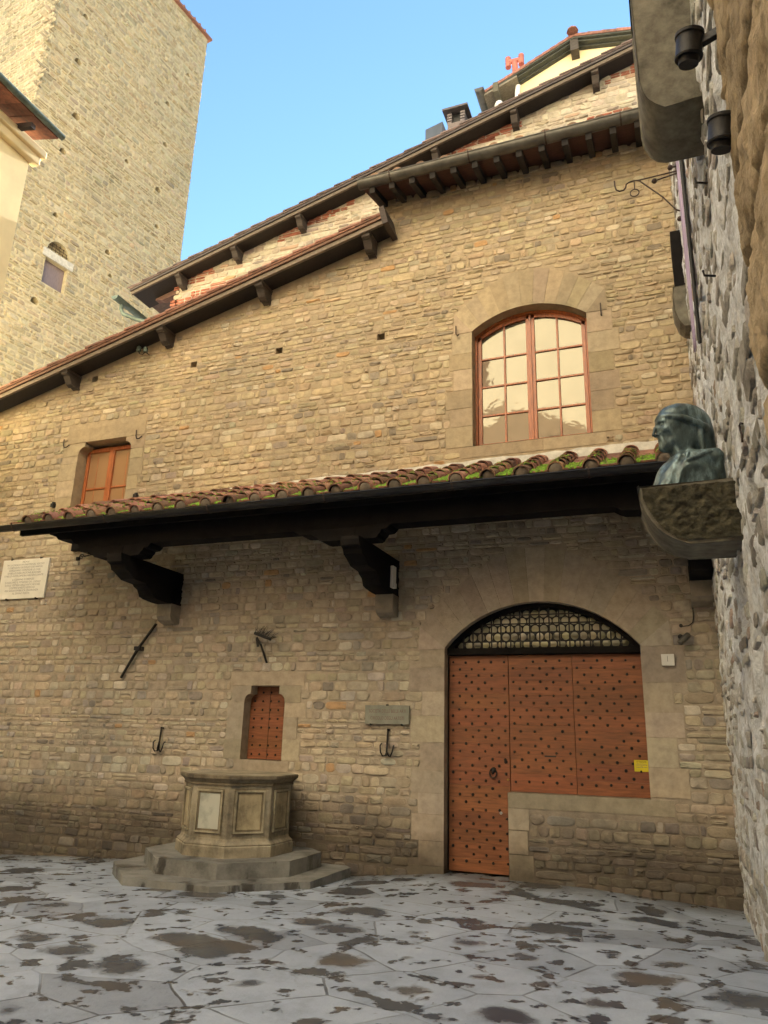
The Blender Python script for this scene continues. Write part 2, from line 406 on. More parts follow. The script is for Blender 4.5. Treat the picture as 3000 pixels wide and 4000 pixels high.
PAL_REAR = np.array([[.40, .35, .27], [.44, .39, .30], [.36, .31, .235], [.48, .43, .34], [.33, .28, .22], [.30, .26, .22], [.40, .28, .2]])
PAL_RUB = np.array([[.46, .445, .41], [.52, .50, .46], [.40, .385, .35], [.56, .54, .50], [.30, .28, .25], [.25, .23, .21], [.40, .32, .27]])
def sheet(mb, fm, outline, holes, tone, depths=None, mi=0, back=True):
    P = fr(fm); loops = [outline]+[h for h in holes]
    flat = [p for l in loops for p in l]
    tri = geometry.tessellate_polygon([[Vector((a, b, 0)) for a, b in l] for l in loops])
    mb.add([P(a, b) for a, b in flat], [tuple(t) for t in tri], mi, tone)
    for h, d in zip(holes, depths or []):
        if not d: continue
        n = len(h); vs = [P(a, b) for a, b in h]+[P(a, b, -d) for a, b in h]
        fs = [(i, (i+1) % n, (i+1) % n+n, i+n) for i in range(n)]
        if back: fs.append(tuple(range(n, 2*n)))
        mb.add(vs, fs, mi, tone)
def arc(cx, cz, r, a0, a1, n): return [(cx+r*math.cos(R(a0+(a1-a0)*i/n)), cz+r*math.sin(R(a0+(a1-a0)*i/n))) for i in range(n+1)]
def rect(a, b, c, d): return [(a, b), (c, b), (c, d), (a, d)]

# ------------------------------------------------------------------ ground
def gz(x, y):
    g0 = np.interp(x, [-25, -10, -8.3, -4, -2.9, -1.2, .34, 4], [-.6, -.31, -.22, -.12, -.005, -.015, -.1, -.1])
    gf = np.interp(x, [-25, -10, -4, .5, 6], [-.4, -.16, -.02, .05, .05])
    t = min(max(-y/3.4, 0), 1); t = t*t*(3-2*t)
    return float(g0*(1-t)+gf*t)
g = MB(); xs = np.concatenate([np.linspace(-60, -14, 8), np.linspace(-13, 1, 57), np.linspace(2, 60, 8)]); ys = np.concatenate([np.linspace(-60, -11, 8), np.linspace(-10, .3, 42), np.linspace(1, 60, 6)])
g.add([(x, y, gz(x, y)) for y in ys for x in xs], [(j*len(xs)+i, j*len(xs)+i+1, (j+1)*len(xs)+i+1, (j+1)*len(xs)+i) for j in range(len(ys)-1) for i in range(len(xs)-1)])
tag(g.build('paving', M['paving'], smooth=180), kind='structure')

# ================================================================== MAIN HOUSE
house = thing('stone_house', 'coursed tan stone house with arched studded door, arched window and tiled canopy', 'house', (-4, 0, 0))
P = fr(MAIN)
TH = math.atan(.2537); RX0, RZ0 = -11.45, 7.70      # rake line of the gable verge (top edge, at y=-.45)
def rake_z(x): return RZ0+(x-RX0)*.2537
# --- openings
door_arc = arc(-1.66, 1.705, 1.615, 40.0, 140.0, 18)          # right spring -> left spring
DXL, DXR, DSP = -2.895, -0.425, 2.745
door_hole = [(DXL, -.35), (-2.085, -.35), (-2.085, .97), (DXR, .97)]+door_arc+[]
WXL, WXR = -2.49, -.83
win_arc = arc(-1.66, 6.365, 1.345, 51.9, 128.1, 14)
win_hole = [(WXL, 5.585), (WXR, 5.585)]+win_arc
def shoulder(xl, xr, zb, z1, zt, r):
    rr = [(xr-r*(1-math.cos(R(a))), z1+r*1.15*math.sin(R(a))) for a in (0, 22, 45, 68, 90)]
    ll = [(xl+r*(1-math.cos(R(a))), z1+r*1.15*math.sin(R(a))) for a in (90, 68, 45, 22, 0)]
    return [(xl, zb), (xr, zb)]+rr+[(xr-r, zt), (xl+r, zt)]+ll
sw_hole = shoulder(-9.735, -8.575, 5.2, 6.27, 6.5, .13)
sd_hole = shoulder(-5.905, -5.25, 1.23, 2.02, 2.245, .10)
put = [rect(x-.065, z-.055, x+.065, z+.055) for x, z in ((-9.62, 7.76), (-7.46, 7.70), (-5.78, 7.68), (-3.96, 7.61))]
holes = [door_hole, win_hole, sw_hole, sd_hole]+put
# --- dressed stone surrounds (polygons in wall plane)
rs = random.Random(3)
def quoins(x, out, z0, z1, side, wmin, wmax, hm=.30):
    res = []; z = z0; k = 0
    while z < z1-.02:
        h = hm*rs.uniform(.85, 1.2)
        if z1-(z+h) < .12: h = z1-z
        wd = rs.uniform(wmin, wmin+.06) if k % 2 else rs.uniform(wmax-.07, wmax)
        res.append(rect(x-wd, z, x, z+h) if side < 0 else rect(x, z, x+wd, z+h)); z += h; k += 1
    return res
def voussoirs(cx, cz, r, a0, a1, n, outer):
    res = []
    for i in range(n):
        b0, b1 = a0+(a1-a0)*i/n, a0+(a1-a0)*(i+1)/n
        inn = arc(cx, cz, r, b0, b1, 2)
        o0, o1 = outer(b0), outer(b1)
        res.append([(cx+o0*math.cos(R(b0)), cz+o0*math.sin(R(b0))), (cx+o1*math.cos(R(b1)), cz+o1*math.sin(R(b1)))]+inn[::-1])
    return res
def d_outer(a): return 1.615+.40+.285*math.exp(-((a-90)/26.0)**2)+.05
def w_outer(a): return 1.345+.42+.20*math.exp(-((a-90)/24.0)**2)
sur_door = voussoirs(-1.66, 1.705, 1.615, 40, 140, 15, d_outer)
sur_door += quoins(DXL, 0, -.2, 2.72, -1, .30, .50, .29)+quoins(DXR, 0, 1.0, 2.72, 1, .30, .50, .30)
k0 = (-1.66+d_outer(140)*math.cos(R(140)), 1.705+d_outer(140)*math.sin(R(140)))
k1 = (-1.66+d_outer(40)*math.cos(R(40)), 1.705+d_outer(40)*math.sin(R(40)))
sur_door += [[(DXL, 2.725), (DXL+.005, 2.74), k0, (k0[0]-.02, 2.725)], [(DXR, 2.725), (k1[0]+.02, 2.725), k1, (DXR-.005, 2.74)]]
sur_door += [rect(-2.085, .80, -.17, .97), rect(-2.085, .55, -1.83, .795), rect(-2.085, .28, -1.85, .545), rect(-2.085, -.02, -1.79, .275), rect(-2.085, -.2, -1.88, -.025)]
sur_win = voussoirs(-1.66, 6.365, 1.345, 51.9, 128.1, 11, w_outer)
sur_win += quoins(WXL, 0, 5.585, 7.415, -1, .28, .40, .29)+quoins(WXR, 0, 5.585, 7.415, 1, .28, .42, .29)
kw0 = (-1.66+w_outer(128.1)*math.cos(R(128.1)), 6.365+w_outer(128.1)*math.sin(R(128.1)))
kw1 = (-1.66+w_outer(51.9)*math.cos(R(51.9)), 6.365+w_outer(51.9)*math.sin(R(51.9)))
sur_win += [[(WXL, 7.42), (WXL+.002, 7.425), kw0, (kw0[0]-.02, 7.42)], [(WXR, 7.42), (kw1[0]+.02, 7.42), kw1, (WXR-.002, 7.425)]]
sur_win += [rect(-2.68, 5.41, -1.5, 5.58), rect(-1.495, 5.41, -.66, 5.58)]
sur_sw = quoins(-9.735, 0, 5.2, 6.255, -1, .33, .40, .27)+quoins(-8.575, 0, 5.2, 6.255, 1, .22, .30, .27)
sur_sw += [[(-10.09, 6.26), (-9.735, 6.26)]+[p for p in sw_hole[-5:][::-1]]+[(-9.605, 6.495), (-10.06, 6.495)],
           [(-8.575, 6.26), (-8.3, 6.26), (-8.3, 6.495), (-8.705, 6.495)]+[p for p in sw_hole[2:7][::-1]],
           rect(-10.03, 6.505, -8.31, 6.77)]
sur_sd = quoins(-5.905, 0, 1.23, 2.01, -1, .22, .34, .27)+quoins(-5.25, 0, 1.23, 2.01, 1, .2, .34, .27)
sur_sd += [[(-6.12, 2.015), (-5.905, 2.015)]+sd_hole[-5:][::-1]+[(-5.805, 2.24), (-6.12, 2.24)],
           [(-5.25, 2.015), (-5.0, 2.015), (-5.0, 2.24), (-5.35, 2.24)]+sd_hole[2:7][::-1],
           rect(-6.16, 2.25, -4.95, 2.44), rect(-6.0, 1.03, -5.13, 1.225)]
surrounds = [('door_surround', sur_door), ('window_surround', sur_win), ('small_window_surround', sur_sw), ('small_door_surround', sur_sd)]
masks = holes+[p for _, ps in surrounds for p in ps]
# plaques hide their own stones; keep stones everywhere else
def main_lim(v, h):
    hi = .47
    if v+h > 9.35: lo = max(-13.4, RX0+(v+h-7.42)/.2537) if v+h < 9.5 else -3.98
    else: lo = max(-13.4, RX0+(v+h-7.42)/.2537)
    return lo, hi
wall = MB()
top = 10.1
outline = [(-14, -.8), (.47, -.8), (.47, top), (-3.98, top), (-3.98, rake_z(-3.98)-.12), (-14, rake_z(-14)-.12)]
sheet(wall, MAIN, outline, holes, (.40, .325, .22), [0, 0, 0, 0]+[.22]*4, back=False)
wall.add([(-14, .5, -.8), (.47, .5, -.8), (.47, .5, 9.8), (-3.98, .5, 9.4), (-14, .5, rake_z(-14)-.2)], [(0, 1, 2, 3, 4)], 0, (.05, .045, .04))
for pz in put:
    wall.add([P(a, b, -.22) for a, b in pz], [(0, 1, 2, 3)], 0, (.06, .05, .04))
stones(wall, MAIN, -13.4, .47, -.42, 10.08, main_lim, masks, .097, .175, .011, .012, PAL_MAIN, 11)
# side wall of the higher wing, seen over the lower roof
wall.box((-3.98, .01, 8.5), (-3.9, 4, 10.1), 0, (.4, .36, .3))
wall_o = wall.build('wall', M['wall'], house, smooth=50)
for nm, ps in surrounds:
    b = MB()
    for pl in ps:
        cx = sum(p[0] for p in pl)/len(pl); cz = sum(p[1] for p in pl)/len(pl)
        gp = .0045; q = []
        for a, c in pl:
            dx, dz = cx-a, cz-c; L = math.hypot(dx, dz); q.append((a+dx/L*gp, c+dz/L*gp))
        t = np.array([.42, .345, .235])*rs.uniform(.82, 1.12)*np.array([1, rs.uniform(.97, 1.03), rs.uniform(.94, 1.05)])
        b.prism(q, P, .007+rs.uniform(-.002, .003), -.03, 0, tuple(t), cap1=False)
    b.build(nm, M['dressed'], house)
# reveals in dressed stone
for hl, d in ((door_hole, .34), (win_hole, .3), (sw_hole, .3), (sd_hole, .25)):
    rv = MB(); n = len(hl)
    rv.add([P(a, b, .008) for a, b in hl]+[P(a, b, -d) for a, b in hl], [(i, (i+1) % n, (i+1) % n+n, i+n) for i in range(n)], 0, (.36, .29, .19))
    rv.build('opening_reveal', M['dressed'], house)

# --- big studded door
door = MB(); door_part = None
def studs(mb, x0, x1, z0, z1, y, px, pz, r=.017, mi=1, miss=.06, seed=1):
    rr = random.Random(seed); z = z0; k = 0
    while z < z1:
        x = x0+(px/2 if k % 2 else 0)
        while x < x1+.001:
            if rr.random() > miss: mb.dome((x+rr.uniform(-.006, .006), y, z+rr.uniform(-.006, .006)), r*rr.uniform(.85, 1.1), (0, -1, 0), 8, .75, mi, (1, 1, 1))
            x += px
        z += pz; k += 1
def leaf(x0, x1, z0, z1, seed, y=.18, th=.06, ph=.185):
    mb = MB(); rr = random.Random(seed); z = z0
    while z < z1-.01:
        h = ph*rr.uniform(.8, 1.2)
        if z1-(z+h) < .08: h = z1-z
        t = np.array([.215, .074, .030])*rr.uniform(.88, 1.12); t[1] *= rr.uniform(.95, 1.1)
        yy = y+rr.uniform(-.002, .002)
        mb.box((x0, yy, z+.0007), (x1, yy+th, min(z+h, z1)-.0007), 0, tuple(t)); z += h
    mb.box((x0+.01, y+th*.8, z0), (x1-.01, y+th+.02, z1), 0, (.05, .02, .01))
    return mb
zl = gz(-2.5, 0)+.02
for (x0, x1, z0, sd_) in ((-2.885, -2.09, zl, 1), (-2.08, -1.272, .975, 2), (-1.266, -.43, .975, 3)):
    L = leaf(x0, x1, z0, 2.655, sd_)
    studs(L, x0+.055, x1-.04, z0+.12, 2.62, .178, .172, .087, .018, 1, .08, sd_)
    lo = L.build('door_leaf', [M['doorwood'], M['iron']], house, bevel=.0014)
    if sd_ == 1:
        kk = MB(); c = PY(1927, 3014, .165)
        kk.dome((c[0], .178, c[2]+.02), .036, (0, -1, 0), 10, .9)
        pts = [(c[0]+.042*math.sin(a), .158+.004*math.cos(a), c[2]-.025-.052*math.cos(a)*1.05+.02) for a in np.linspace(R(20), R(340), 15)]
        pts = [(c[0]+.045*math.sin(a), .155, c[2]-.02+.055*math.cos(a)) for a in np.linspace(0, 2*math.pi, 17)]
        kk.tube(pts, .0085, 6, caps=False); kk.build('knocker', M['iron'], lo, smooth=50)
        c = PY(1976, 2976, .178); es = MB()
        es.lathe([(.022, 0), (.022, .006), (.018, .009)], (c[0], .178, c[2]), (0, -1, 0), 12); es.box((c[0]-.003, .1665, c[2]-.012), (c[0]+.003, .171, c[2]+.012)); es.build('keyhole_plate', M['iron'], lo)
        c = PY(1985, 3046, .178); es = MB(); es.lathe([(.014, 0), (.014, .01), (.009, .014)], (c[0], .178, c[2]), (0, -1, 0), 12); es.build('lock_cylinder', M['brass'], lo)
    if sd_ == 2:
        c = PY(2150, 2955, .178); es = MB(); es.box((c[0]-.07, .172, c[2]-.008), (c[0]+.07, .179, c[2]+.01)); es.build('letter_slot', M['black'], lo)
# transom beam and lunette grille
tr = MB(); tr.box((DXL, .10, 2.66), (DXR, .26, 2.745)); 
tr.box((DXL, .14, zl), (DXL+.012, .2, 2.66)); tr.build('transom', M['darkwood'], house, bevel=.005)
def lun(x, pad=0): return 1.705+math.sqrt(max((1.615-pad)**2-(x+1.66)**2, 0))
gr = MB(); rr = random.Random(5)
# roundels in lead
gl = MB(); pl = [(DXL, 2.74), (DXR, 2.74)]+door_arc
pz = .112; z = 2.80; row = 0
while z < 3.32:
    x = -2.85+(pz/2 if row % 2 else 0)
    while x < -.45:
        if z+.03 < lun(x):
            t = rr.uniform(.55, 1.35); gl.lathe([(.05, 0), (.049, .006), (.03, .011), (.006, .014)], (x, .25, z), (0, -1, 0), 14, 0, (t, t*rr.uniform(.95, 1.05), t*rr.uniform(.85, 1.15)))
        x += pz
    z += .1; row += 1
lp = MB(); lp.prism(pl, P, -.252, -.27); 
win_l = lp.build('lunette', M['black'], house)
gl.build('roundel_glass', M['roundel'], win_l, smooth=60)
x = -2.80
while x < -.48:
    zt = lun(x, .02)
    if zt > 2.79: gr.box((x-.008, .135, 2.745), (x+.008, .151, zt))
    x += .127
for z in (2.83, 2.945, 3.06, 3.175, 3.27):
    hx = math.sqrt(max(1.6**2-(z-1.705)**2, 0)); gr.box((max(-1.66-hx, DXL), .151, z-.008), (min(-1.66+hx, DXR), .165, z+.008))
gr.build('grille', M['iron'], win_l)
fa = MB(); oa = arc(-1.66, 1.705, 1.615, 40, 140, 24); ia = arc(-1.66, 1.705, 1.56, 39.5, 140.5, 24)
for i in range(24):
    fa.prism([oa[i], oa[i+1], ia[i+1], ia[i]], P, -.11, -.24)
fa.build('arch_frame', M['darkwood'], win_l)

# --- small studded door over the well
sdm = leaf(-5.9, -5.255, 1.235, 2.26, 8, .17, .05, .16)
for i, z in enumerate(np.linspace(1.30, 2.16, 8)):
    for j, x in enumerate(np.linspace(-5.83, -5.31, 5)):
        if rr.random() > .12: sdm.dome((x, .168, z), .0165, (0, -1, 0), 8, .8, 1)
sdm.box((-5.582, .164, 1.24), (-5.578, .171, 2.24), 1)
sdm.build('small_door', [M['doorwood'], M['iron']], house, bevel=.003)

# --- arched window
def sash(x0, x1, mull, name):
    f = MB(); y0, y1 = .19, .245; zb = 5.60; st = .055
    zt = lambda x, pad=0: 6.365+math.sqrt(max((1.345-.03-pad)**2-(x+1.66)**2, 0))
    f.box((x0, y0, zb), (x0+st, y1, zt(x0+st/2)-.01)); f.box((x1-st, y0, zb), (x1, y1, zt(x1-st/2)-.01))
    f.box((x0+st, y0, zb), (x1-st, y1, zb+.075))
    n = 8
    for i in range(n):
        a = x0+(x1-x0)*i/n; b = x0+(x1-x0)*(i+1)/n
        f.prism([(a, zt(a)-.075), (b, zt(b)-.075), (b, zt(b)), (a, zt(a))], P, -y0, -y1)
    f.box((mull-.014, y0+.008, zb+.075), (mull+.014, y1-.012, zt(mull)-.07))
    for z in (6.12, 6.58, 7.04):
        f.box((x0+st, y0+.01, z-.014), (x1-st, y1-.01, z+.014))
    o = f.build('window_sash', M['framewood'], house, bevel=.004)
    gl = MB(); rows_ = [zb+.05, 6.12, 6.58, 7.04, None]
    for (xa, xb) in ((x0+.04, mull), (mull, x1-.04)):
        for r0, r1 in zip(rows_, rows_[1:]):
            xc, zc = (xa+xb)/2, (r0+(r1 or 7.5))/2; tu, tv = rgl.uniform(-.013, .013), rgl.uniform(-.013, .013)
            tops = [(xb+(xa-xb)*i/5, (r1 if r1 else zt(xb+(xa-xb)*i/5)-.04)) for i in range(6)]
            gl.add([P(x, z, -(.220+tu*(x-xc)+tv*(z-zc))) for x, z in [(xa, r0), (xb, r0)]+tops], [tuple(range(8))])
    gl.build('pane', M['glass'], o)
rgl = random.Random(12)
fw = MB(); wo_ = arc(-1.66, 6.365, 1.345, 52, 128, 16); wi_ = arc(-1.66, 6.365, 1.305, 51, 129, 16)
for i in range(16): fw.prism([wo_[i], wo_[i+1], wi_[i+1], wi_[i]], P, -.17, -.27)
fw.box((WXL, .17, 5.585), (WXL+.035, .27, 7.40)); fw.box((WXR-.035, .17, 5.585), (WXR, .27, 7.40)); fw.box((WXL+.035, .18, 5.585), (WXR-.035, .27, 5.602))
fw.box((-1.675, .175, 5.60), (-1.645, .20, 7.66))
fw.build('window_frame', M['framewood'], house, bevel=.003)
sash(WXL+.04, -1.668, -2.05, 'l'); sash(-1.652, WXR-.04, -1.27, 'r')
# --- small shouldered window
def flat_window(x0, x1, z0, z1, y):
    f = MB()
    f.box((x0, y, z0), (x0+.06, y+.06, z1)); f.box((x1-.06, y, z0), (x1, y+.06, z1)); f.box((x0+.06, y, z1-.07), (x1-.06, y+.06, z1))
    xm = (x0+x1)/2
    f.box((xm-.055, y-.012, z0), (xm+.055, y+.06, z1-.07)); 
    f.box((x0+.06, y+.006, z0), (x1-.06, y+.06, z0+.07))
    for z in (z0+.46, ):
        f.box((x0+.06, y+.01, z-.018), (xm-.055, y+.05, z+.018)); f.box((xm+.055, y+.01, z-.018), (x1-.06, y+.05, z+.018))
    o = f.build('small_window_frame', M['framewood'], house, bevel=.004)
    gl = MB(); gl.box((x0+.03, y+.03, z0+.03), (x1-.03, y+.036, z1-.03))
    for xa in (x0+.24, x1-.24): gl.box((xa-.006, y+.027, z0+.12), (xa+.006, y+.0305, z1-.14), 1)
    gl.build('pane', [M['glass_warm'], M['framewood']], o)
flat_window(-9.72, -8.59, 5.22, 6.44, .20)
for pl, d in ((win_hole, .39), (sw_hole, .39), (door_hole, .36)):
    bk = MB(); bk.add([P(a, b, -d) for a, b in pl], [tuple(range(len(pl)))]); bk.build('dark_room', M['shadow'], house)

# --- gable roof verge with timber layers and carved purlin ends
def verge(parent, x0, x1, z0, slope, y_out, y_wall, tile_tone, seed, roof_back, board_tone=((.15, .08, .05), (.17, .13, .095)), step=.42):
    th = math.atan(slope); c, s = math.cos(th), math.sin(th); L = (x1-x0)/c
    sx = np.array([c, 0, s]); nz = np.array([-s, 0, c]); o = np.array([x0, 0, z0])
    rg = random.Random(seed); at = lambda d, y, n: o+sx*d+nz*n+np.array([0, y, 0])
    t = MB(); d = 0
    while d < L:                                   # row of cover tiles along the verge, each lapping the one below
        ln = min(step*rg.uniform(.95, 1.06), L-d+.01); r0, r1 = .072, .086
        tone = tuple(np.array(tile_tone)*rg.uniform(.6, 1.25)); vs = []; K = 9
        lift = rg.uniform(-.006, .008)
        for dd, rad, hh in ((d-.05, r1, -.065+lift), (d+ln, r0, -.085+lift)):
            for rr_ in (rad, rad-.014):
                for i in range(K+1):
                    q = math.pi*i/K; vs.append(at(dd, y_out+.075-rr_*math.cos(q), hh+rr_*math.sin(q)))
        n = K+1; fs = []
        for i in range(K):
            fs += [(i, i+1, 2*n+i+1, 2*n+i), (n+i, 3*n+i, 3*n+i+1, n+i+1), (i, n+i, n+i+1, i+1), (2*n+i, 2*n+i+1, 3*n+i+1, 3*n+i)]
        fs += [(0, 2*n, 3*n, n), (K, n+K, 3*n+K, 2*n+K)]
        t.add(vs, fs, 0, tone); d += ln
    # flat tile course under the cover tiles
    d = 0
    while d < L:
        ln = min(.40*rg.uniform(.95, 1.05), L-d+.01); tone = tuple(np.array(tile_tone)*rg.uniform(.6, 1.15))
        t.hexa(at(d, y_out+.005, -.103+.006*rg.random()), sx*(ln*.985), (0, .30, 0), nz*.022, 0, tone); d += ln
    # roof field behind
    t.hexa(at(0, y_out+.16, -.085), sx*L, (0, roof_back-y_out-.16, 0), nz*.05, 0, tuple(np.array(tile_tone)*.8))
    t.build('roof_tiles', M['tile'], parent, smooth=40)
    w_ = MB()
    w_.hexa(at(-.02, y_out+.02, -.155), sx*(L+.02), (0, .035, 0), nz*.05, 0, board_tone[0])
    w_.hexa(at(0, y_out+.05, -.235), sx*L, (0, .05, 0), nz*.078, 0, board_tone[1])
    w_.hexa(at(0, y_out+.1, -.2), sx*L, (0, y_wall-y_out-.1+.3, 0), nz*.03, 0, (.018, .014, .012))
    w_.build('verge_boards', M['eavewood'], parent, bevel=.004)
    return at, L, sx, nz
at, L, sx, nz = verge(house, -13.6, -3.86, rake_z(-13.6), .2537, -.45, 0, (.27, .13, .085), 4, 3.0)
def carved_bracket(parent, x, z, y_wall, out=.36, h=.225, wd=.13, mat='eavewood', tone=(.05, .038, .03), name='purlin_bracket'):
    pr = [(0, 0), (out, 0), (out, -.055), (out-.03, -.075), (out-.06, -.08), (out-.10, -.13), (out-.15, -.2), (out-.22, -.235), (out-.27, -h+.01), (out-.29, -h), (0, -h-.02)]
    b = MB(); b.prism(pr, lambda a, c, d: np.array([x+d, y_wall-a, z+c]), -wd/2, wd/2, 0, tone)
    b.box((x-wd/2-.012, y_wall-out-.015, z), (x+wd/2+.012, y_wall, z+.035), 0, (.09, .07, .055))
    return b.build(name, M[mat], parent, bevel=.006)
for px, py in ((320, 1480), (687, 1313), (1068, 1120), (1478, 950)):
    x = PY(px, py)[0]-.08; carved_bracket(house, x, rake_z(x)-.24, 0)
# end board of the verge at the higher wing
eb = MB(); eb.hexa(at(L-.02, -.46, -.30), sx*.09, (0, .46, 0), nz*.34, 0, (.05, .036, .03)); eb.build('verge_end_board', M['eavewood'], house)

# --- eave of the higher wing: gutter, rafter tails, tile soffit
ev = MB()
ev.hexa((-4.12, -.62, 9.97), (4.57, 0, 0), (0, .92, .27), (0, -.005, .03), 0, (.07, .03, .022)); ev.build('eave_soffit', M['eavewood'], house)
for i in range(14):
    x = -4.0+i*.335; rf = MB()
    rf.hexa((x, -.58, 9.865), (.09, 0, 0), (0, .75, .22), (0, -.02, .10), 0, (.016, .012, .010))
    rf.build('rafter_tail', M['eavewood'], house, bevel=.006)
def gutter(name, parent, x0, x1, y, z, r, mat, straps, strapmat, end=True):
    b = MB(); K = 10; vs = []
    for x in (x0, x1):
        for rr_ in (r, r-.008):
            for i in range(K+1):
                q = math.pi*i/K+math.pi; vs.append((x, y+rr_*math.cos(q), z+rr_*math.sin(q)))
    n = K+1; fs = []
    for i in range(K): fs += [(i, i+1, 2*n+i+1, 2*n+i), (n+i, 3*n+i, 3*n+i+1, n+i+1)]
    fs += [tuple(range(n)), tuple(range(2*n, 3*n))]
    b.add(vs, fs); b.tube([(x0, y-r, z), (x1, y-r, z)], .011, 7)
    o = b.build(name, mat, parent, smooth=40)
    for x in straps:
        s = MB()
        pts = [(x, y+(r+.004)*math.cos(math.pi+math.pi*i/8), z+(r+.004)*math.sin(math.pi+math.pi*i/8)) for i in range(9)]
        for p, q in zip(pts, pts[1:]):
            d = np.array(q)-np.array(p); s.hexa(np.array(p)-np.array([.012, 0, 0]), (.024, 0, 0), d, np.cross(d/np.linalg.norm(d), (1, 0, 0))*.004)
        s.box((x-.006, y-r-.016, z-.01), (x+.006, y-r-.002, z+.03))
        s.build('gutter_strap', strapmat, o)
    return o
gutter('eave_gutter', house, -4.17, .46, -.62, 10.06, .10, M['zinc'], [-3.62, -2.35, -1.2, -.15], M['rust'])
rt = MB()
rt.hexa((-4.05, -.60, 10.075), (4.5, 0, 0), (0, 3.6, 1.06), (0, -.01, .03), 0, (.22, .11, .075))
for i in range(12):
    x = -3.9+i*.385
    vs = []; K = 8
    for (y, z, r) in ((-.66, 10.085, .085), (2.9, 11.13, .085)):
        for k in range(K+1):
            q = math.pi*k/K; vs.append((x+r*math.cos(q), y, z+r*math.sin(q)))
    rt.add(vs, [(k, k+1, K+1+k+1, K+1+k) for k in range(K)]+[tuple(range(K+1))], 0, tuple(np.array([.2, .12, .07])*rr.uniform(.6, 1.2)))
rt.build('eave_tiles', M['tile'], house, smooth=40)

# ================================================================== CANOPY
can = thing('tiled_canopy', 'long black timber canopy with mossy terracotta tiles across the stone house front', 'canopy', (-4.6, 0, 4.6))
CX0, CX1 = -9.08, .44
GY, GZ = -1.66, 4.39
SL0 = np.array([0, -1.60, 4.50]); SL1 = np.array([0, 0.0, 5.25]); SD = (SL1-SL0); SLEN = np.linalg.norm(SD); SD /= SLEN
SN = np.array([0, -SD[2], SD[1]])
tl = MB(); ms = MB(); rg = random.Random(21)
def tp(x, s, n): return np.array([x, 0, 0])+SL0+SD*s+SN*n
pitch = .385; nrow = int((CX1-CX0)/pitch)+1
TT = np.array([.31, .15, .10])
for i in range(nrow+1):
    x = CX1-.02-i*pitch*1.0
    if x < CX0: break
    # flat pans between cover rows
    s = -.05
    for k in range(5):
        t = TT*rg.uniform(.55, 1.1); tl.hexa(tp(x-pitch, s, .0+.012*(k == 0)), (pitch, 0, 0), SD*.42+SN*-.004, SN*.02, 0, tuple(t)); s += .365
    # cover tiles
    s = -.09+rg.uniform(-.03, .03)
    dx = rg.uniform(-.012, .012)
    for k in range(5):
        ln = .43; r0 = .098*rg.uniform(.96, 1.04); r1 = .078; vs = []; K = 10
        dxx = dx+rg.uniform(-.01, .01); lf = rg.uniform(0, .008)
        t = TT*rg.uniform(.5, 1.3)*np.array([1, rg.uniform(.92, 1.15), rg.uniform(.9, 1.15)])
        for ss, rad, hh in ((s, r0, .032+lf), (min(s+ln, SLEN+.03), r1, .012)):
            for q_ in (rad, rad-.015):
                for j in range(K+1):
                    q = math.pi*(j/K)*1.06-.1; vs.append(tp(x+dxx+q_*math.cos(q), ss, hh+q_*.92*math.sin(q)))
        n = K+1; fs = []
        for j in range(K): fs += [(j, j+1, 2*n+j+1, 2*n+j), (n+j, 3*n+j, 3*n+j+1, n+j+1), (j, n+j, n+j+1, j+1)]
        fs += [(0, 2*n, 3*n, n), (K, n+K, 3*n+K, 2*n+K)]
        tl.add(vs, fs, 0, tuple(t)); s += .36
    # mortar plug in the front cover tile
    tl.lathe([(.075, 0), (.075, .03), (.05, .045)], tp(x+dx, -.03, .025), -SD, 12, 0, (.15, .12, .09))
    # moss on pans and around covers
    for _ in range(420):
        xm = x-pitch*rg.uniform(.14, .86); sm = abs(rg.gauss(.0, .42))
        if sm > .95: continue
        dens = .62+.38*math.sin(xm*2.1+1.3*math.sin(xm*.9))
        if rg.random() > .35+.65*dens: continue
        r = rg.uniform(.008, .026)*(1.15-sm*.5); t = rg.uniform(.5, 1.35)
        ms.dome(tp(xm, sm-.04, .022), r, tuple(SN), 6, rg.uniform(.5, .95), 0, (.15*t, .27*t, .02*t))
    for _ in range(30):
        q = rg.uniform(.5, 2.6); sm = rg.uniform(-.05, .9); r = rg.uniform(.008, .02); t = rg.uniform(.5, 1.2)
        ms.dome(tp(x+.096*math.cos(q), sm, .03+.09*math.sin(q)), r, tuple(SN*math.sin(q)+np.array([math.cos(q), 0, 0])), 6, .5, 0, (.15*t, .22*t, .03*t))
# verge at the left end
tlo = tl.build('canopy_tiles', M['tile'], can, smooth=45)
ms.build('moss', M['moss'], tlo, smooth=60)
fl = MB(); 
nseg = 60
up = []; dn = []
for i in range(nseg+1):
    x = -8.4+(CX1+8.4)*i/nseg; hgt = .02+.06*(i/nseg)+rg.uniform(-.015, .02)
    up.append((x, -.02, 5.30+hgt)); dn.append((x, -.09, 5.22))
fl.add(dn+up+[(p[0], 0, p[2]+.005) for p in up], [(i, i+1, nseg+2+i, nseg+1+i) for i in range(nseg)]+[(nseg+1+i, nseg+2+i, 2*nseg+3+i, 2*nseg+2+i) for i in range(nseg)])
fl.build('mortar_flashing', M['lime'], can, smooth=60)
gutter('canopy_gutter', can, -10.6, .44, GY-.02, GZ+.045, .07, M['darkgutter'], [-9.05, -7.35, -5.65, -3.95, -2.3, -.75], M['rust'])
cf = MB()
cf.hexa(tp(CX0, -.02, -.05), (CX1-CX0, 0, 0), SD*(SLEN+.02), SN*.035)
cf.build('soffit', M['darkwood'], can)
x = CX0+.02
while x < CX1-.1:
    ra = MB(); ra.hexa(tp(x, .0, -.17), (.09, 0, 0), SD*(SLEN+.02), SN*.118); ra.build('rafter', M['darkwood'], can); x += .40
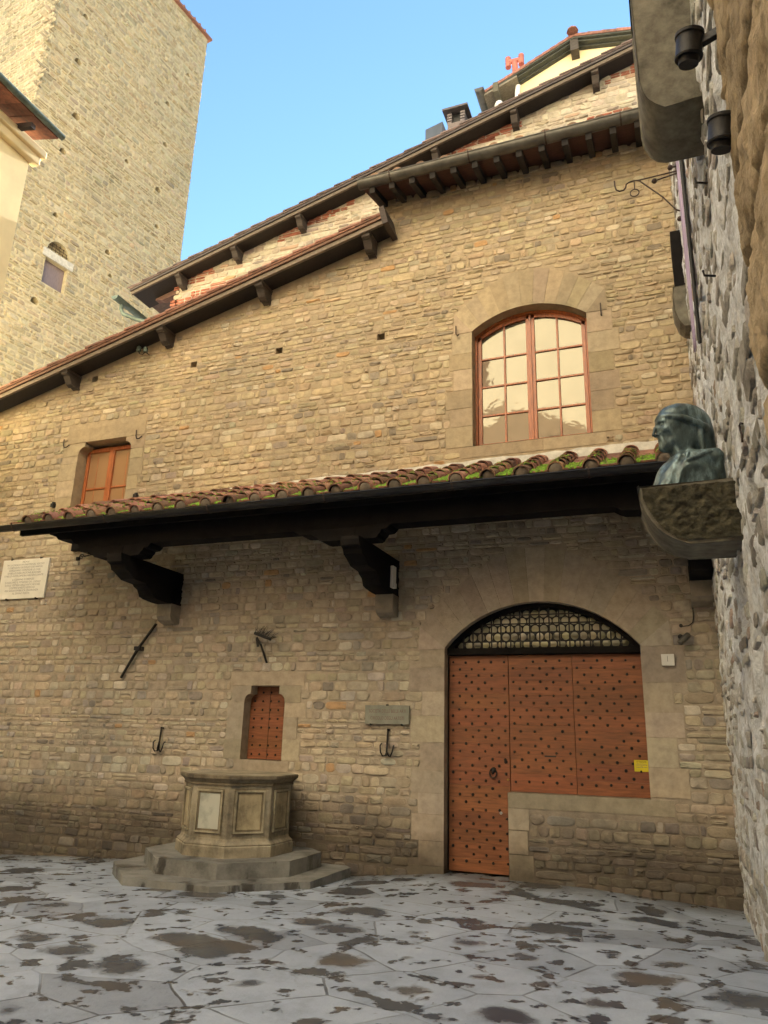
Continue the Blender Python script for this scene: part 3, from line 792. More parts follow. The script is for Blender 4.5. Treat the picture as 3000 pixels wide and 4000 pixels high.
pu = MB(); cv = [(0, 4.125), (8.0, 4.125), (8.05, 4.15), (8.10, 4.20), (8.16, 4.22), (8.2, 4.27), (8.45, 4.29), (8.5, 4.34), (8.62, 4.38), (8.62, 4.40), (0, 4.40)]
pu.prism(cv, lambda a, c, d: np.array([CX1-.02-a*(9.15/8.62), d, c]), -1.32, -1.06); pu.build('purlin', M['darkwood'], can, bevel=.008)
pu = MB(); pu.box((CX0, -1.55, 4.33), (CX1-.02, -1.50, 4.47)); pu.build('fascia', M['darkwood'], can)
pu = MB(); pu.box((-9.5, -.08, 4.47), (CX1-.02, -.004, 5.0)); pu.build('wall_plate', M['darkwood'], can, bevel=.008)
def canopy_bracket(xc, arms=(1, 1)):
    wd = .24; b = MB()
    prof = [(0, 3.455), (.40, 3.455), (.62, 3.47), (.70, 3.49), (.73, 3.54), (.76, 3.58), (.84, 3.61), (.88, 3.64), (1.14, 3.66), (1.22, 3.70), (1.28, 3.73), (1.36, 3.76), (1.39, 3.82), (1.46, 3.85), (1.48, 3.92), (1.48, 3.96), (0, 3.96)]
    b.prism(prof, lambda a, c, d: np.array([xc+d, -.004-a, c]), -wd/2, wd/2)
    for sg, al in ((-1, .74), (1, .36)):
        if not arms[0 if sg < 0 else 1]: continue
        prof2 = [(-wd/2, 3.961), (al*.42, 3.961), (al*.50, 3.975), (al*.55, 4.01), (al*.62, 4.03), (al*.66, 4.06), (al*.86, 4.07), (al*.94, 4.09), (al, 4.123), (-wd/2, 4.123)]
        b.prism(prof2, lambda a, c, d: np.array([xc+sg*(a+wd/2), -1.19-d, c]), -.14, .14)
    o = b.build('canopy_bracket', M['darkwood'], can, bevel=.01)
    s = MB()
    s.prism([(0, 3.17), (.06, 3.17), (.14, 3.18), (.20, 3.21), (.245, 3.27), (.25, 3.33), (.25, 3.455), (0, 3.455)], lambda a, c, d: np.array([xc+d, -.001-a, c]), -wd/2-.005, wd/2+.005, 0, (.27, .225, .155))
    s.build('corbel_stone', M['dressed'], o, bevel=.01)
canopy_bracket(-7.31); canopy_bracket(-3.69); canopy_bracket(.325, (1, 0))

# ================================================================== REAR GABLE HOUSE
rear = thing('rear_gable_house', 'taller pale stone and brick gable house rising behind the front roof', 'house', (-5, 3, 0))
RY = 3.0; REAR = (np.array([0, RY, 0.0]), MAIN[1], MAIN[2], MAIN[3])
RSL = .268; rz = lambda x: 11.97+(x+10.82)*RSL
rw = MB(); sheet(rw, REAR, [(-10.5, 5), (6, 5), (6, rz(6)-.12), (-10.5, rz(-10.5)-.12)], [], (.42, .37, .29))
def rear_lim(v, h): return max(-10.5, -10.82+(v+h+.14-11.97)/RSL), 3.2
def brickpatch(u, v):
    d = rz(u)-v
    return (d < .45 and math.sin(u*1.7+.6) > -.1) or (abs(d-1.5-.35*math.sin(u*2.3)) < .13 and math.sin(u*1.35+2.0) > .25) or (abs(d-.85) < .12 and math.sin(u*1.1) > .55)
stones(rw, REAR, -10.5, 3.2, 9.6, 16.2, rear_lim, [], .115, .26, .016, .014, PAL_REAR, 5, brick=brickpatch)
rw.box((-10.5, 3.0, 5), (-10.42, 9, rz(-10.5)-.1), 0, (.4, .35, .28))
rw.build('wall', M['rear'], rear, smooth=50)
at2, L2, sx2, nz2 = verge(rear, -11.55, 3.4, rz(-11.55), RSL, RY-.45, RY, (.15, .105, .09), 9, 8.5, ((.06, .05, .048), (.11, .085, .062)))
for px, py in ((735, 1085), (950, 975), (1200, 850), (1722, 590), (2025, 430), (2335, 270)):
    x = PY(px, py, RY)[0]-.05; carved_bracket(rear, x, rz(x)-.24, RY, .36, .225, .13)
cr = MB(); 
x = -11.0; cr.prism([(0, 0), (.34, 0), (.34, -.05), (.28, -.07), (.24, -.12), (.14, -.14), (0, -.15)], lambda a, c, d: np.array([-10.5-a*1.9, RY+.15+d, rz(-10.5)-.24+c-.27*a*1.9]), -.08, .08, 0, (.13, .07, .055))
cr.build('eave_bracket', M['eavewood'], rear)
gt = MB(); ga = PY(478, 1178, RY-.35); 
b_ = np.array([ga[0], 0, ga[2]])
K = 8; vs = []
for y in (RY-.62, RY+.6):
    for i in range(K+1):
        q = math.pi+math.pi*i/K; vs.append((b_[0]+.1*math.cos(q), y, b_[2]+.1*math.sin(q)))
gt.add(vs, [(i, i+1, K+2+i, K+1+i) for i in range(K)]+[tuple(range(K+1))])
gt.tube([(b_[0], RY-.35, b_[2]-.09), (b_[0], RY-.35, b_[2]-.22), (b_[0]+.06, RY-.33, b_[2]-.34), (b_[0]+.35, RY-.2, b_[2]-.46), (b_[0]+1.2, RY-.02, b_[2]-.75), (b_[0]+1.3, RY-.02, b_[2]-3)], .05, 8)
gt.build('gutter', M['coppergreen'], rear, smooth=50)
# chimney and low roof box on the rear roof
c0 = PPL(1790, 505, np.array([0, RY+.5, 0]), np.array([0, 1.0, 0]))
ch = thing('brick_chimney', 'small dark chimney with slotted sides and flat cap on the rear roof', 'chimney', tuple(c0))
b = MB(); cx, cy, cz = c0; b.box((cx-.19, cy-.2, cz-.6), (cx+.2, cy+.2, cz+.02), 0, (.16, .13, .12))
for sx_ in (-1, 1):
    for k in range(4): b.box((cx+sx_*.15-.05, cy-.2, cz+.02+k*.075), (cx+sx_*.15+.05, cy+.2, cz+.07+k*.075), 0, (.15, .13, .13))
b.build('stack', M['eavewood'], ch)
b = MB(); b.box((cx-.29, cy-.3, cz+.33), (cx+.29, cy+.3, cz+.38), 0, (.09, .08, .085)); b.dome((cx-.02, cy-.05, cz+.38), .055, (0, 0, 1), 8, 1.0, 0, (.1, .08, .08)); b.build('cap', M['eavewood'], ch)
b = MB(); b.box((cx-.1, cy-.1, cz+.02), (cx+.1, cy+.12, cz+.33)); b.build('flue', M['black'], ch)
c1 = PY(1672, 540, RY+.3); c2 = PY(1722, 530, RY+.3)
b = MB(); b.hexa((c1[0], RY+.1, c1[2]-.4), (c2[0]-c1[0]+.1, 0, .1), (0, .8, 0), (0, 0, .46), 0, (1, 1, 1)); tag(b.build('roof_box', M['slate'], None, bevel=.01), 'low blue grey metal roof box beside the slotted chimney', 'roof box')
c1 = PY(1948, 405, RY-.1); b = MB(); b.lathe([(.01, -.1), (.07, -.075), (.1, 0), (.07, .075), (.01, .1)], (c1[0], RY-.05, c1[2]), (0, 0, 1), 14); b.lathe([(.03, -.3), (.03, -.09)], (c1[0], RY-.05, c1[2]), (0, 0, 1), 8)
tag(b.build('globe_lamp', M['globe'], smooth=60), 'white globe lamp peeping over the rear roof edge', 'lamp')

# ================================================================== YELLOW HOUSE BEHIND
YY = 7.0
yh = thing('yellow_house', 'cream yellow plastered house with tiled gable roof behind, at upper right', 'house', (0, YY, 0))
q = [PY(px, py, YY-.5) for px, py in ((1880, 345), (2235, 118), (2475, 88))]
lft = (q[0][0], q[0][2]); rdg = (q[1][0], q[1][2]); slL = (rdg[1]-lft[1])/(rdg[0]-lft[0]); slR = (q[2][2]-rdg[1])/(q[2][0]-rdg[0])
rgt = (rdg[0]+4.5, rdg[1]+slR*4.5)
wl = PY(2015, 330, YY)[0]
ytop = lambda x: (rdg[1]+(x-rdg[0])*(slL if x < rdg[0] else slR))
b = MB(); b.prism([(wl, 4), (5, 4), (5, ytop(5)-.1), (rdg[0], rdg[1]-.12), (wl, ytop(wl)-.1)], lambda a, c, d: np.array([a, YY+d, c]), 0, 6); b.build('wall', M['creamplaster'], yh)
b = MB()
for (a, e) in ((lft, rdg), (rdg, rgt)):
    n = 12
    for i in range(n):
        f0, f1 = i/n, (i+1)/n; p0 = (a[0]+(e[0]-a[0])*f0, a[1]+(e[1]-a[1])*f0); p1 = (a[0]+(e[0]-a[0])*f1, a[1]+(e[1]-a[1])*f1)
        b.prism([(p0[0], p0[1]-.05), (p1[0], p1[1]-.05), (p1[0], p1[1]+.03), (p0[0], p0[1]+.05)], lambda x_, z_, d: np.array([x_, YY-.36+d, z_]), 0, 7, 0, tuple(np.array([.27, .12, .085])*rg.uniform(.7, 1.2)))
b.dome((rdg[0], YY-.45, rdg[1]+.02), .16, (0, 0, 1), 8, .7, 0, (.25, .11, .08))
b.build('roof', M['tile'], yh)
b = MB()
for (a, e) in ((lft, rdg), (rdg, rgt)):
    for dz0, dz1, yy in ((-.10, -.055, -.34), (-.15, -.105, -.26), (-.19, -.155, -.12)):
        b.prism([(a[0], a[1]+dz0), (e[0], e[1]+dz0), (e[0], e[1]+dz1), (a[0], a[1]+dz1)], lambda x_, z_, d: np.array([x_, YY+yy+d, z_]), 0, .45, 0, (.05, .055, .045))
b.prism([(lft[0]+.05, lft[1]-.18), (wl+.1, ytop(wl)-.22), (wl+.1, ytop(wl)-.16), (lft[0]+.05, lft[1]-.12)], lambda x_, z_, d: np.array([x_, YY-.4+d, z_]), 0, 6, 0, (.19, .165, .12))
b.box((rdg[0]-.09, YY-.34, rdg[1]-.5), (rdg[0]+.12, YY, rdg[1]-.14), 0, (.06, .05, .04))
b.box((wl-.55, YY-.5, ytop(wl)-.62), (wl-.4, YY+.3, ytop(wl)-.3), 0, (.10, .09, .06))
b.build('eave_timbers', M['eavewood'], yh)
b = MB(); b.tube([(wl+.08, YY-.1, ytop(wl)-.25), (wl+.06, YY-.12, ytop(wl)-.5), (wl+.02, YY-.1, 12)], .075, 10); b.box((wl-.55, YY+.05, 10), (wl-.02, YY+.6, ytop(wl)-.8)); b.build('downpipe', M['paintwhite'], yh, smooth=40)
b = MB(); K = 8; vs = []
for y in (YY-.6, YY+5.5):
    for i in range(K+1):
        qq = math.pi+math.pi*i/K; vs.append((lft[0]-.05+.13*math.cos(qq), y, lft[1]-.06+.13*math.sin(qq)))
b.add(vs, [(i, i+1, K+2+i, K+1+i) for i in range(K)]+[tuple(range(K+1))]); b.build('gutter', M['zinc'], yh, smooth=40)
c1 = PY(1985, 245, YY+.8); c2 = PY(2036, 232, YY+.8)
b = MB()
for c in (c1, c2): b.tube([c+np.array([0, 0, -.19]), c+np.array([0, 0, .16])], .085, 12)
b.tube([c1, c2], .075, 10); mid_ = (c1+c2)/2; b.tube([mid_, mid_+np.array([.03, 0, -1.2])], .09, 10)
tag(b.build('chimney_pot', m_simple('red_clay_pot', (.42, .14, .1), .7, 0, .2, 5, .05), smooth=40), 'red clay twin headed chimney pot on the yellow house roof', 'chimney pot')

# ================================================================== TOWER
HT = 30.0; ta = R(8.0)
TU = np.array([math.sin(ta), math.cos(ta), 0]); TN = np.array([TU[1], -TU[0], 0])
d_ = ray(811, 155); TF = CAM+d_*((HT-CAM[2])/d_[2])
TNEAR = PPL(145, 337, TF, TN); TW = float((TF-TNEAR) @ TU)
TB = np.array([TNEAR[0], TNEAR[1], 0.0])
tower = thing('stone_tower', 'tall medieval tower of rough tan stone with holes, at upper left', 'tower', tuple(TB))
T1 = (TB, TU, np.array([0, 0, 1.0]), TN); T2 = (TB, -TN, np.array([0, 0, 1.0]), -TU)
def PT(px, py):
    p = PPL(px, py, TB, TN); return float((p-TB) @ TU), float(p[2])
th_ = []
for px, py, s in ((335, 65, .16), (305, 240, .2), (297, 455, .22), (245, 590, .18), (217, 840, .15), (495, 630, .14), (645, 565, .17), (617, 742, .19), (612, 885, .15), (655, 405, .17), (735, 293, .13), (420, 985, .16), (135, 1175, .2), (430, 1077, .12)):
    u, v = PT(px, py); th_.append([(u-s*.7, v-s*.45), (u+s*.5, v-s*.6), (u+s*.75, v+s*.2), (u+s*.1, v+s*.75), (u-s*.5, v+s*.4)])
wq = [PT(*p) for p in ((178, 1003), (265, 1054), (247, 1155), (163, 1096))]
u0, u1 = (wq[0][0]+wq[3][0])/2, (wq[1][0]+wq[2][0])/2; v1_, v0_ = (wq[0][1]+wq[1][1])/2, (wq[2][1]+wq[3][1])/2
thw = rect(u0, v0_, u1, v1_)
um = (u0+u1)/2; ar_ = .5*(u1-u0)
tharch = [(um+ar_, v1_+.30)]+[(um+ar_*math.cos(R(a)), v1_+.30+ar_*1.1*math.sin(R(a))) for a in range(15, 180, 15)]+[(um-ar_, v1_+.30)]
tm = MB()
tz = 7.0
sheet(tm, T1, [(0, tz), (TW, tz), (TW, HT), (0, HT)], th_+[thw, tharch], (.50, .43, .28), [.35]*len(th_)+[.3, .3])
sheet(tm, T2, [(0, tz), (6, tz), (6, HT), (0, HT)], [], (.50, .43, .28))
jl = np.random.default_rng(4)
def tlim(v, h): return (-.02+jl.uniform(-.05, .03), TW+jl.uniform(-.06, .05))
stones(tm, T1, -.02, TW, 8.0, HT-.05, tlim, th_+[thw, tharch, rect(u0-.15, v1_, u1+.15, v1_+.28)], .15, .29, .024, .042, PAL_TOWER, 31, rough=.3)
stones(tm, T2, 0, 6, 14, HT-.05, lambda v, h: (jl.uniform(-.05, .03), 6), [], .15, .29, .024, .042, PAL_TOWER, 33, rough=.3)
tm.hexa(TB+TU*TW+np.array([0, 0, tz]), -TN*6, -TU*.02, np.array([0, 0, HT-tz]), 0, (.4, .34, .23))
tm.build('wall', M['tower'], tower, smooth=50)
b = MB(); b.hexa(TB+TU*(-.2)+TN*.14+np.array([0, 0, HT]), TU*(TW+.34), -TN*6.4, np.array([0, 0, .09]), 0, (.28, .13, .09))
for i in range(22): b.tube([TB+TU*(-.1+i*.31)+TN*.16+np.array([0, 0, HT+.09]), TB+TU*(-.1+i*.31)-TN*.4+np.array([0, 0, HT+.16])], .055, 8, 0, (.3*rg.uniform(.7, 1.2), .14, .1))
b.build('roof', M['tile'], tower)
b = MB(); f1 = fr(T1); b.prism(rect(u0-.14, v1_+.005, u1+.14, v1_+.27), f1, -.02, .05, 0, (.45, .43, .38)); b.build('window_lintel', M['lime'], tower, bevel=.01)
b = MB(); b.prism(rect(u0, v0_, u1, v1_), f1, -.16, -.2); b.build('window_shutter', M['purplegrey'], tower)
b = MB()
for i in range(6): b.tube([f1(um-ar_+ar_*2*(i+.5)/6, v1_+.3, -.08), f1(um-ar_+ar_*2*(i+.5)/6, v1_+.3+ar_, -.08)], .008, 5)
for i in range(4): b.tube([f1(um-ar_, v1_+.34+i*.1, -.08), f1(um+ar_, v1_+.34+i*.1, -.08)], .008, 5)
b.build('arch_grate', M['rust'], tower)

# ================================================================== LEFT YELLOW HOUSE
lh = thing('plaster_house', 'yellow plastered house with overhanging tiled eave, cut off at left edge', 'house', (-10.9, -6, 0))
LX = -10.9; c = PXX(124, 582, LX); ye = c[1]; ze = c[2]
gq = PXX(235, 540, LX+.62); gq2 = PXX(228, 548, LX+.62)
b = MB(); b.box((LX-6, -18, -.6), (LX, ye, ze+.1)); b.build('wall', M['creamplaster'], lh)
b = MB(); b.box((LX-.05, -18, ze-.32), (LX+.13, ye+.14, ze-.14)); b.box((LX-.05, -18, ze-.14), (LX+.2, ye+.2, ze+.02)); b.build('cornice', M['creamplaster'], lh, bevel=.02)
gy = gq[1]; gzz = gq[2]
b = MB()
y = gy-.02; k = 0
while y > -16:
    b.hexa((LX+.60, y, gzz-.03-.01*(k % 2)), (0, -.30, 0), (-1.6, 0, .45), (0, 0, .035), 0, tuple(np.array([.30, .12, .075])*rg.uniform(.55, 1.2))); y -= .305; k += 1
b.build('eave_tiles', M['tile'], lh)
b = MB(); b.tube([(LX+.66, gy+.03, gzz+.02), (LX+.66, -16, gzz+.02)], .06, 10); b.build('gutter', M['coppergreen'], lh, smooth=60)
y = gy-.5
while y > -6: b = MB(); b.hexa((LX+.05, y, ze-.0), (.5, 0, -.12), (0, -.1, 0), (0, 0, .1), 0, (.03, .02, .018)); b.build('rafter_tail', M['eavewood'], lh); y -= 1.1

# ================================================================== FACADE ACROSS THE SQUARE (behind the photographer, mirrored in the panes)
op = thing('facing_house', 'sunlit yellow plastered house across the square, mirrored in the window panes', 'house', (-2, -16.5, 0))
b = MB(); 
b.box((-28, -28, 7.0), (20, -16.5, 30)); b.build('wall', M['yellowplaster'], op)
b = MB(); b.box((-28, -28, -.6), (20, -16.4, 6.99)); b.build('bounce_cut_base', m_simple('bounce_cut_dark', (.12, .105, .085), .9, 0, .3, 2, .3), op)  # unseen dark base, added to cut low bounce light onto the stone house
for j in range(3):
    for i in range(5):
        x = -15+i*7.2; z = 14.6+j*5.4
        f = MB(); f.box((x-.6, -16.5, z), (x+.6, -16.45, z+2.0)); fo = f.build('window', M['shadow'], op)
        for xa in (x-1.22, x+.62):
            s = MB(); s.box((xa, -16.48, z), (xa+.6, -16.4, z+2), 0, (.2, .12, .07)); s.build('shutter', M['eavewood'], fo)
b = MB(); b.prism([(-9.5, -.6), (-2.2, -.6), (-2.2, 12.6), (-4.6, 13.7), (-9.5, 12.0)], lambda a, c, d: np.array([a, -16.3+d, c]), 0, .8); b.build('added_wing', M['addedwing'], op)  # unseen wing, added so the lower panes mirror a darker brown zone
b = MB(); b.hexa((-28.6, -15.7, 30), (49, 0, 0), (0, -5, 1.4), (0, 0, .15), 0, (.27, .13, .09)); b.build('roof', M['tile'], op)

# ================================================================== RIGHT RUBBLE HOUSE
RXW = .45
rh = thing('rubble_house', 'rough whitish rubble stone house wall running along the right edge', 'house', (RXW, -5, 0))
RIGHT = (np.array([RXW, 0, 0.0]), np.array([0, -1.0, 0]), np.array([0, 0, 1.0]), np.array([-1.0, 0, 0]))
from mathutils import noise as MN
rw = MB(); us = np.arange(0, 6.5, .026); vs_ = np.arange(-.4, 11.6, .04); PR = fr(RIGHT); pts = []
for v in vs_:
    for u in us:
        q = Vector((u, v, 3.1)); n = MN.fractal(q*3.2, 1.0, 2.0, 4)*.02+MN.fractal(Vector((u*6, v*4.5, 5)), 1, 2, 4)*.018+MN.fractal(q*11, 1.0, 2.0, 2)*.008
        cav = MN.noise(Vector((u*4.2, v*2.6, 7.7))); n -= .07*max(cav-.14, 0)/.3
        pts.append(PR(u, v, n-.002))
nu = len(us)
rw.add(pts, [(j*nu+i, j*nu+i+1, (j+1)*nu+i+1, (j+1)*nu+i) for j in range(len(vs_)-1) for i in range(nu-1)], 0, (.78, .81, .84))
stones(rw, RIGHT, .02, 6.45, -.3, 11.5, None, [], .15, .24, .012, .05, PAL_RUB, 77, rough=.2, keep=.5)
rw.box((RXW+.06, -6.5, -.5), (RXW+4, 0.3, 14), 0, (.4, .37, .32))
rw.build('wall', M['rubble'], rh, smooth=60)
pr = MB(); rgp = random.Random(9); v = 2.2; us = np.concatenate([np.arange(6.38, 8.6, .02), np.arange(8.6, 12, .1)])
pv = []; ptone = []; vv = np.concatenate([np.arange(0, 3, .12), np.arange(3, 7, .022), np.arange(7, 12, .1)]); jh = [0.0]
while jh[-1] < 12: jh.append(jh[-1]+rgp.uniform(.42, .62))
for v in vv:
    dj = min(abs(v-j) for j in jh)
    bi = sum(1 for j in jh if j < v)
    for u in us:
        q = Vector((u, v, 9.0)); n = MN.fractal(q*2.6, 1.0, 2.0, 5)*.016+MN.fractal(q*12, 1, 2, 3)*.018
        n -= .06*math.exp(-(dj/.028)**2); e = u-6.38-.03*MN.noise(Vector((v*3, 0, 1)))
        n -= .05*math.exp(-max(e, 0)/.025)
        pv.append(PR(u, v, .035+n)); bt = (.78+.42*((math.sin(bi*12.9898+int((u+bi*.37)/.9)*4.1)*43758.5)%1))*(1-.6*math.exp(-(dj/.03)**2)); ptone.append((.55*bt, .44*bt, .29*bt))
nu = len(us)
pr.add(pv, [(j*nu+i, j*nu+i+1, (j+1)*nu+i+1, (j+1)*nu+i) for j in range(len(vv)-1) for i in range(nu-1)], 0, (.55, .44, .29)); pr.t = ptone
pr.box((RXW+.04, -12, -.5), (RXW+4, -6.5, 14), 0, (.3, .22, .13))
pr.build('ashlar_pier', M['pier'], rh, smooth=70)

# ------------------------------------------------------------------ stone brackets on the right wall
def shelf(name, label, x0, y0, y1, zb, zt, curve, cat):
    t = thing(name, label, cat, (RXW, (y0+y1)/2, zb)); X1 = RXW+.08
    prof = [(X1, zt), (x0, zt), (x0, zt-.10)]+curve+[(X1, zb)]
    b = MB(); b.prism(prof, lambda a, c, d: np.array([a, d, c]), y0+.02, y1, 0); b.build('bracket_body', M['bracket'], t, smooth=35, bevel=.012)
    # tooled near face, inset from the smooth margin
    cx_ = sum(p[0] for p in prof)/len(prof); cz_ = (zt+zb)/2
    return t, prof
zt = 3.29; X0 = -.165
crv = [(X0+.01, 3.17), (X0+.03, 3.11), (X0+.07, 3.03), (X0+.13, 2.955), (X0+.20, 2.905), (X0+.30, 2.875)]
sh, prof = shelf('stone_bracket', 'rounded stone bracket shelf on the right wall, carrying the bronze bust', X0, -4.46, -3.95, 2.865, zt, crv, 'bracket')
def rough_face(parent, prof, y, res=.008, inset=.024, amp=.018, mat='bracket_rough', seed=0):
    xs_ = [p[0] for p in prof]; zs_ = [p[1] for p in prof]; b = MB(); idx = {}; vs = []; fs = []
    ax = np.arange(min(xs_)+inset, max(xs_)+.001, res); az = np.arange(min(zs_)+inset, max(zs_)-inset*.4, res)
    def inside(x, z): return any(a+inset <= x <= c+.002 for a, c in scan(prof, z))
    for j, z in enumerate(az):
        for i, x in enumerate(ax):
            if inside(x, z):
                n = MN.fractal(Vector((x*22, z*22, seed)), 1, 2, 3)*amp; idx[i, j] = len(vs); vs.append((x, y-.004-max(n+amp*.5, 0), z))
    for j in range(len(az)-1):
        for i in range(len(ax)-1):
            q_ = [(i, j), (i+1, j), (i+1, j+1), (i, j+1)]
            if all(k in idx for k in q_): fs.append(tuple(idx[k] for k in q_))
    b.add(vs, fs); b.build('tooled_face', M[mat], parent, smooth=60)
rough_face(sh, prof, -4.44)
bx0 = .06; zb = 5.78
crv2 = [(bx0+.005, 6.05), (bx0+.02, 5.95), (bx0+.05, 5.87), (bx0+.10, 5.81), (bx0+.16, 5.785)]
sh2, prof2 = shelf('stone_bracket', 'large brown stone bracket at the top of the right wall, cut by the frame', bx0, -5.22, -4.64, zb, 7.1, crv2, 'bracket')
# small bracket near the corner with a beam end above
c = PY(2665, 1225, -.8)
t = thing('stone_bracket', 'small grey stone bracket below a dark beam in the wall corner', 'bracket', (RXW, -.8, 6.5))
b = MB(); b.prism([(RXW, 6.98), (.31, 6.98), (.29, 6.88), (.30, 6.66), (.345, 6.5), (.40, 6.44), (RXW, 6.42)], lambda a, c_, d: np.array([a, d, c_]), -.98, -.66, 0); b.build('bracket_body', M['bracket'], t, bevel=.01)
b = MB(); b.box((.33, -.93, 6.985), (RXW+.02, -.7, 7.82)); tag(b.build('beam_end', M['darkwood'], bevel=.008), 'dark upright timber beam standing on the small corner bracket', 'beam')
# iron sockets
def socket(px, py, x, ay, label, rad=.068, hgt=.13, arm=True):
    c = PXX(px, py, x); t = thing('iron_socket', label, 'socket', tuple(c), 'iron pole sockets on the right wall')
    b = MB(); ax = np.array([.12, -.25, 1.0]); ax /= np.linalg.norm(ax)
    b.lathe([(rad*.55, -hgt*.5-.03), (rad*.7, -hgt*.5-.03), (rad*.75, -hgt*.5), (rad*.98, -hgt*.5), (rad*1.02, -hgt*.42), (rad*.95, -hgt*.36), (rad*.95, hgt*.34), (rad*1.05, hgt*.38), (rad*1.05, hgt*.5), (rad*.85, hgt*.5), (rad*.85, hgt*.2)], c, ax, 20)
    b.build('cup', M['iron'], t, smooth=35)
    b = MB(); b.hexa(c+np.array([rad*.6, -.018, -.025]), (RXW-x-rad*.6+.03, ay, 0), (0, .036, 0), (0, 0, .05)); b.build('arm', M['iron'], t, bevel=.004)
socket(2692, 182, .30, -.06, 'upper black iron pole socket standing off the brown ashlar on a short arm')
socket(2822, 512, .385, 0, 'lower black iron pole socket close against the right wall', .066, .12)
# banner on the right wall seen edge on
t = thing('banner', 'narrow lilac cloth banner hanging against the rubble wall below the large bracket', 'banner', (RXW-.12, -3.2, 6.2))
z1, z0 = PXX(2668, 600, .40)[2], 0
bq = [PXX(2660, 612, .40), PXX(2700, 612, .40)]
yb0, yb1 = -2.65, -3.75
b = MB(); n = 14; vs = []
top_ = PXX(2665, 600, .40); bot_ = PXX(2742, 1255, .40)
for i in range(n+1):
    f = i/n; z = 7.6-f*(7.6-5.15)
    for j in range(5):
        g_ = j/4; y = -2.72-.52*g_*(1-f*.75); vs.append((.385+.012*math.sin(g_*6+f*3), y, z))
b.add(vs, [(i*5+j, i*5+j+1, (i+1)*5+j+1, (i+1)*5+j) for i in range(n) for j in range(4)])
bo = b.build('cloth', M['banner'], t, smooth=180); sm_ = bo.modifiers.new('thickness', 'SOLIDIFY'); sm_.thickness = .004
b = MB(); b.tube([(.405, -3.3, 7.6), (.415, -3.0, 5.1)], .018, 8); b.tube([(.40, -2.7, 7.62), (.44, -3.35, 7.62)], .014, 8); b.build('pole', M['black'], t)
# wrought iron hook bracket in the corner
hb = lambda px, py: PY(px, py, -1.75)
t = thing('iron_hook_bracket', 'wrought iron bracket with upturned hook and hanging ring near the corner', 'bracket', (RXW, -1.75, 7.8))
b = MB(); b.tube([hb(2650, 666), hb(2560, 688), hb(2495, 704), hb(2475, 706), hb(2457, 712), hb(2446, 720), hb(2444, 733), hb(2436, 743), hb(2420, 747), hb(2407, 742), hb(2402, 728), hb(2400, 708)], .009, 7)
b.tube([hb(2488, 705), hb(2500, 708), hb(2590, 770), hb(2640, 818), hb(2656, 824)], .0085, 7); b.build('arm', M['rust'], t, smooth=60)
b = MB(); cc = hb(2479, 753); b.tube([cc+np.array([.05*math.sin(a), 0, .05*math.cos(a)]) for a in np.linspace(0, 2*math.pi, 17)], .007, 6, caps=False); b.tube([hb(2477, 708), hb(2479, 738)], .007, 6); b.build('ring', M['rust'], t, smooth=60)
for (p, q_, lb) in (((2556, 707), (2648, 674), 'long ball ended iron rod just below the hook bracket arm'), ((2618, 655), (2640, 650), 'stub ball ended iron rod just above the hook bracket arm'), ((2656, 854), (2672, 850), 'ball ended iron stub at the foot of the hook bracket brace')):
    a_ = PY(*p, -1.7); c_ = PY(*q_, -1.7); b = MB()
    b.tube([a_, c_+np.array([.03, 0, 0])], .009, 7); b.lathe([(.005, -.032), (.024, -.022), (.032, 0), (.024, .022), (.005, .032)], a_, (c_-a_), 12)
    tag(b.build('iron_rod', M['rust'], smooth=50), lb, 'iron rod', 'ball ended iron rods')
# S-shaped hook and pins on the right wall
b = MB(); h = [PXX(px, py, .425) for px, py in ((2900, 1655), (2893, 1653), (2888, 1662), (2892, 1680), (2898, 1698), (2900, 1728))]
b.tube(h, .006, 6); tag(b.build('wall_hook', M['rust'], smooth=60), 'thin S shaped iron hook on the rubble wall beside the bust', 'hook')
for px, py, lb in ((2763, 715, 'bent black iron pin high on the rubble wall beside the banner'), (2795, 1078, 'straight black iron pin on the rubble wall right of the banner foot')):
    a_ = PXX(px, py, .44); b = MB(); b.tube([a_, a_+np.array([-.07, -.03, 0]), a_+np.array([-.075, -.03, .04])], .008, 6); tag(b.build('iron_pin', M['iron']), lb, 'pin')

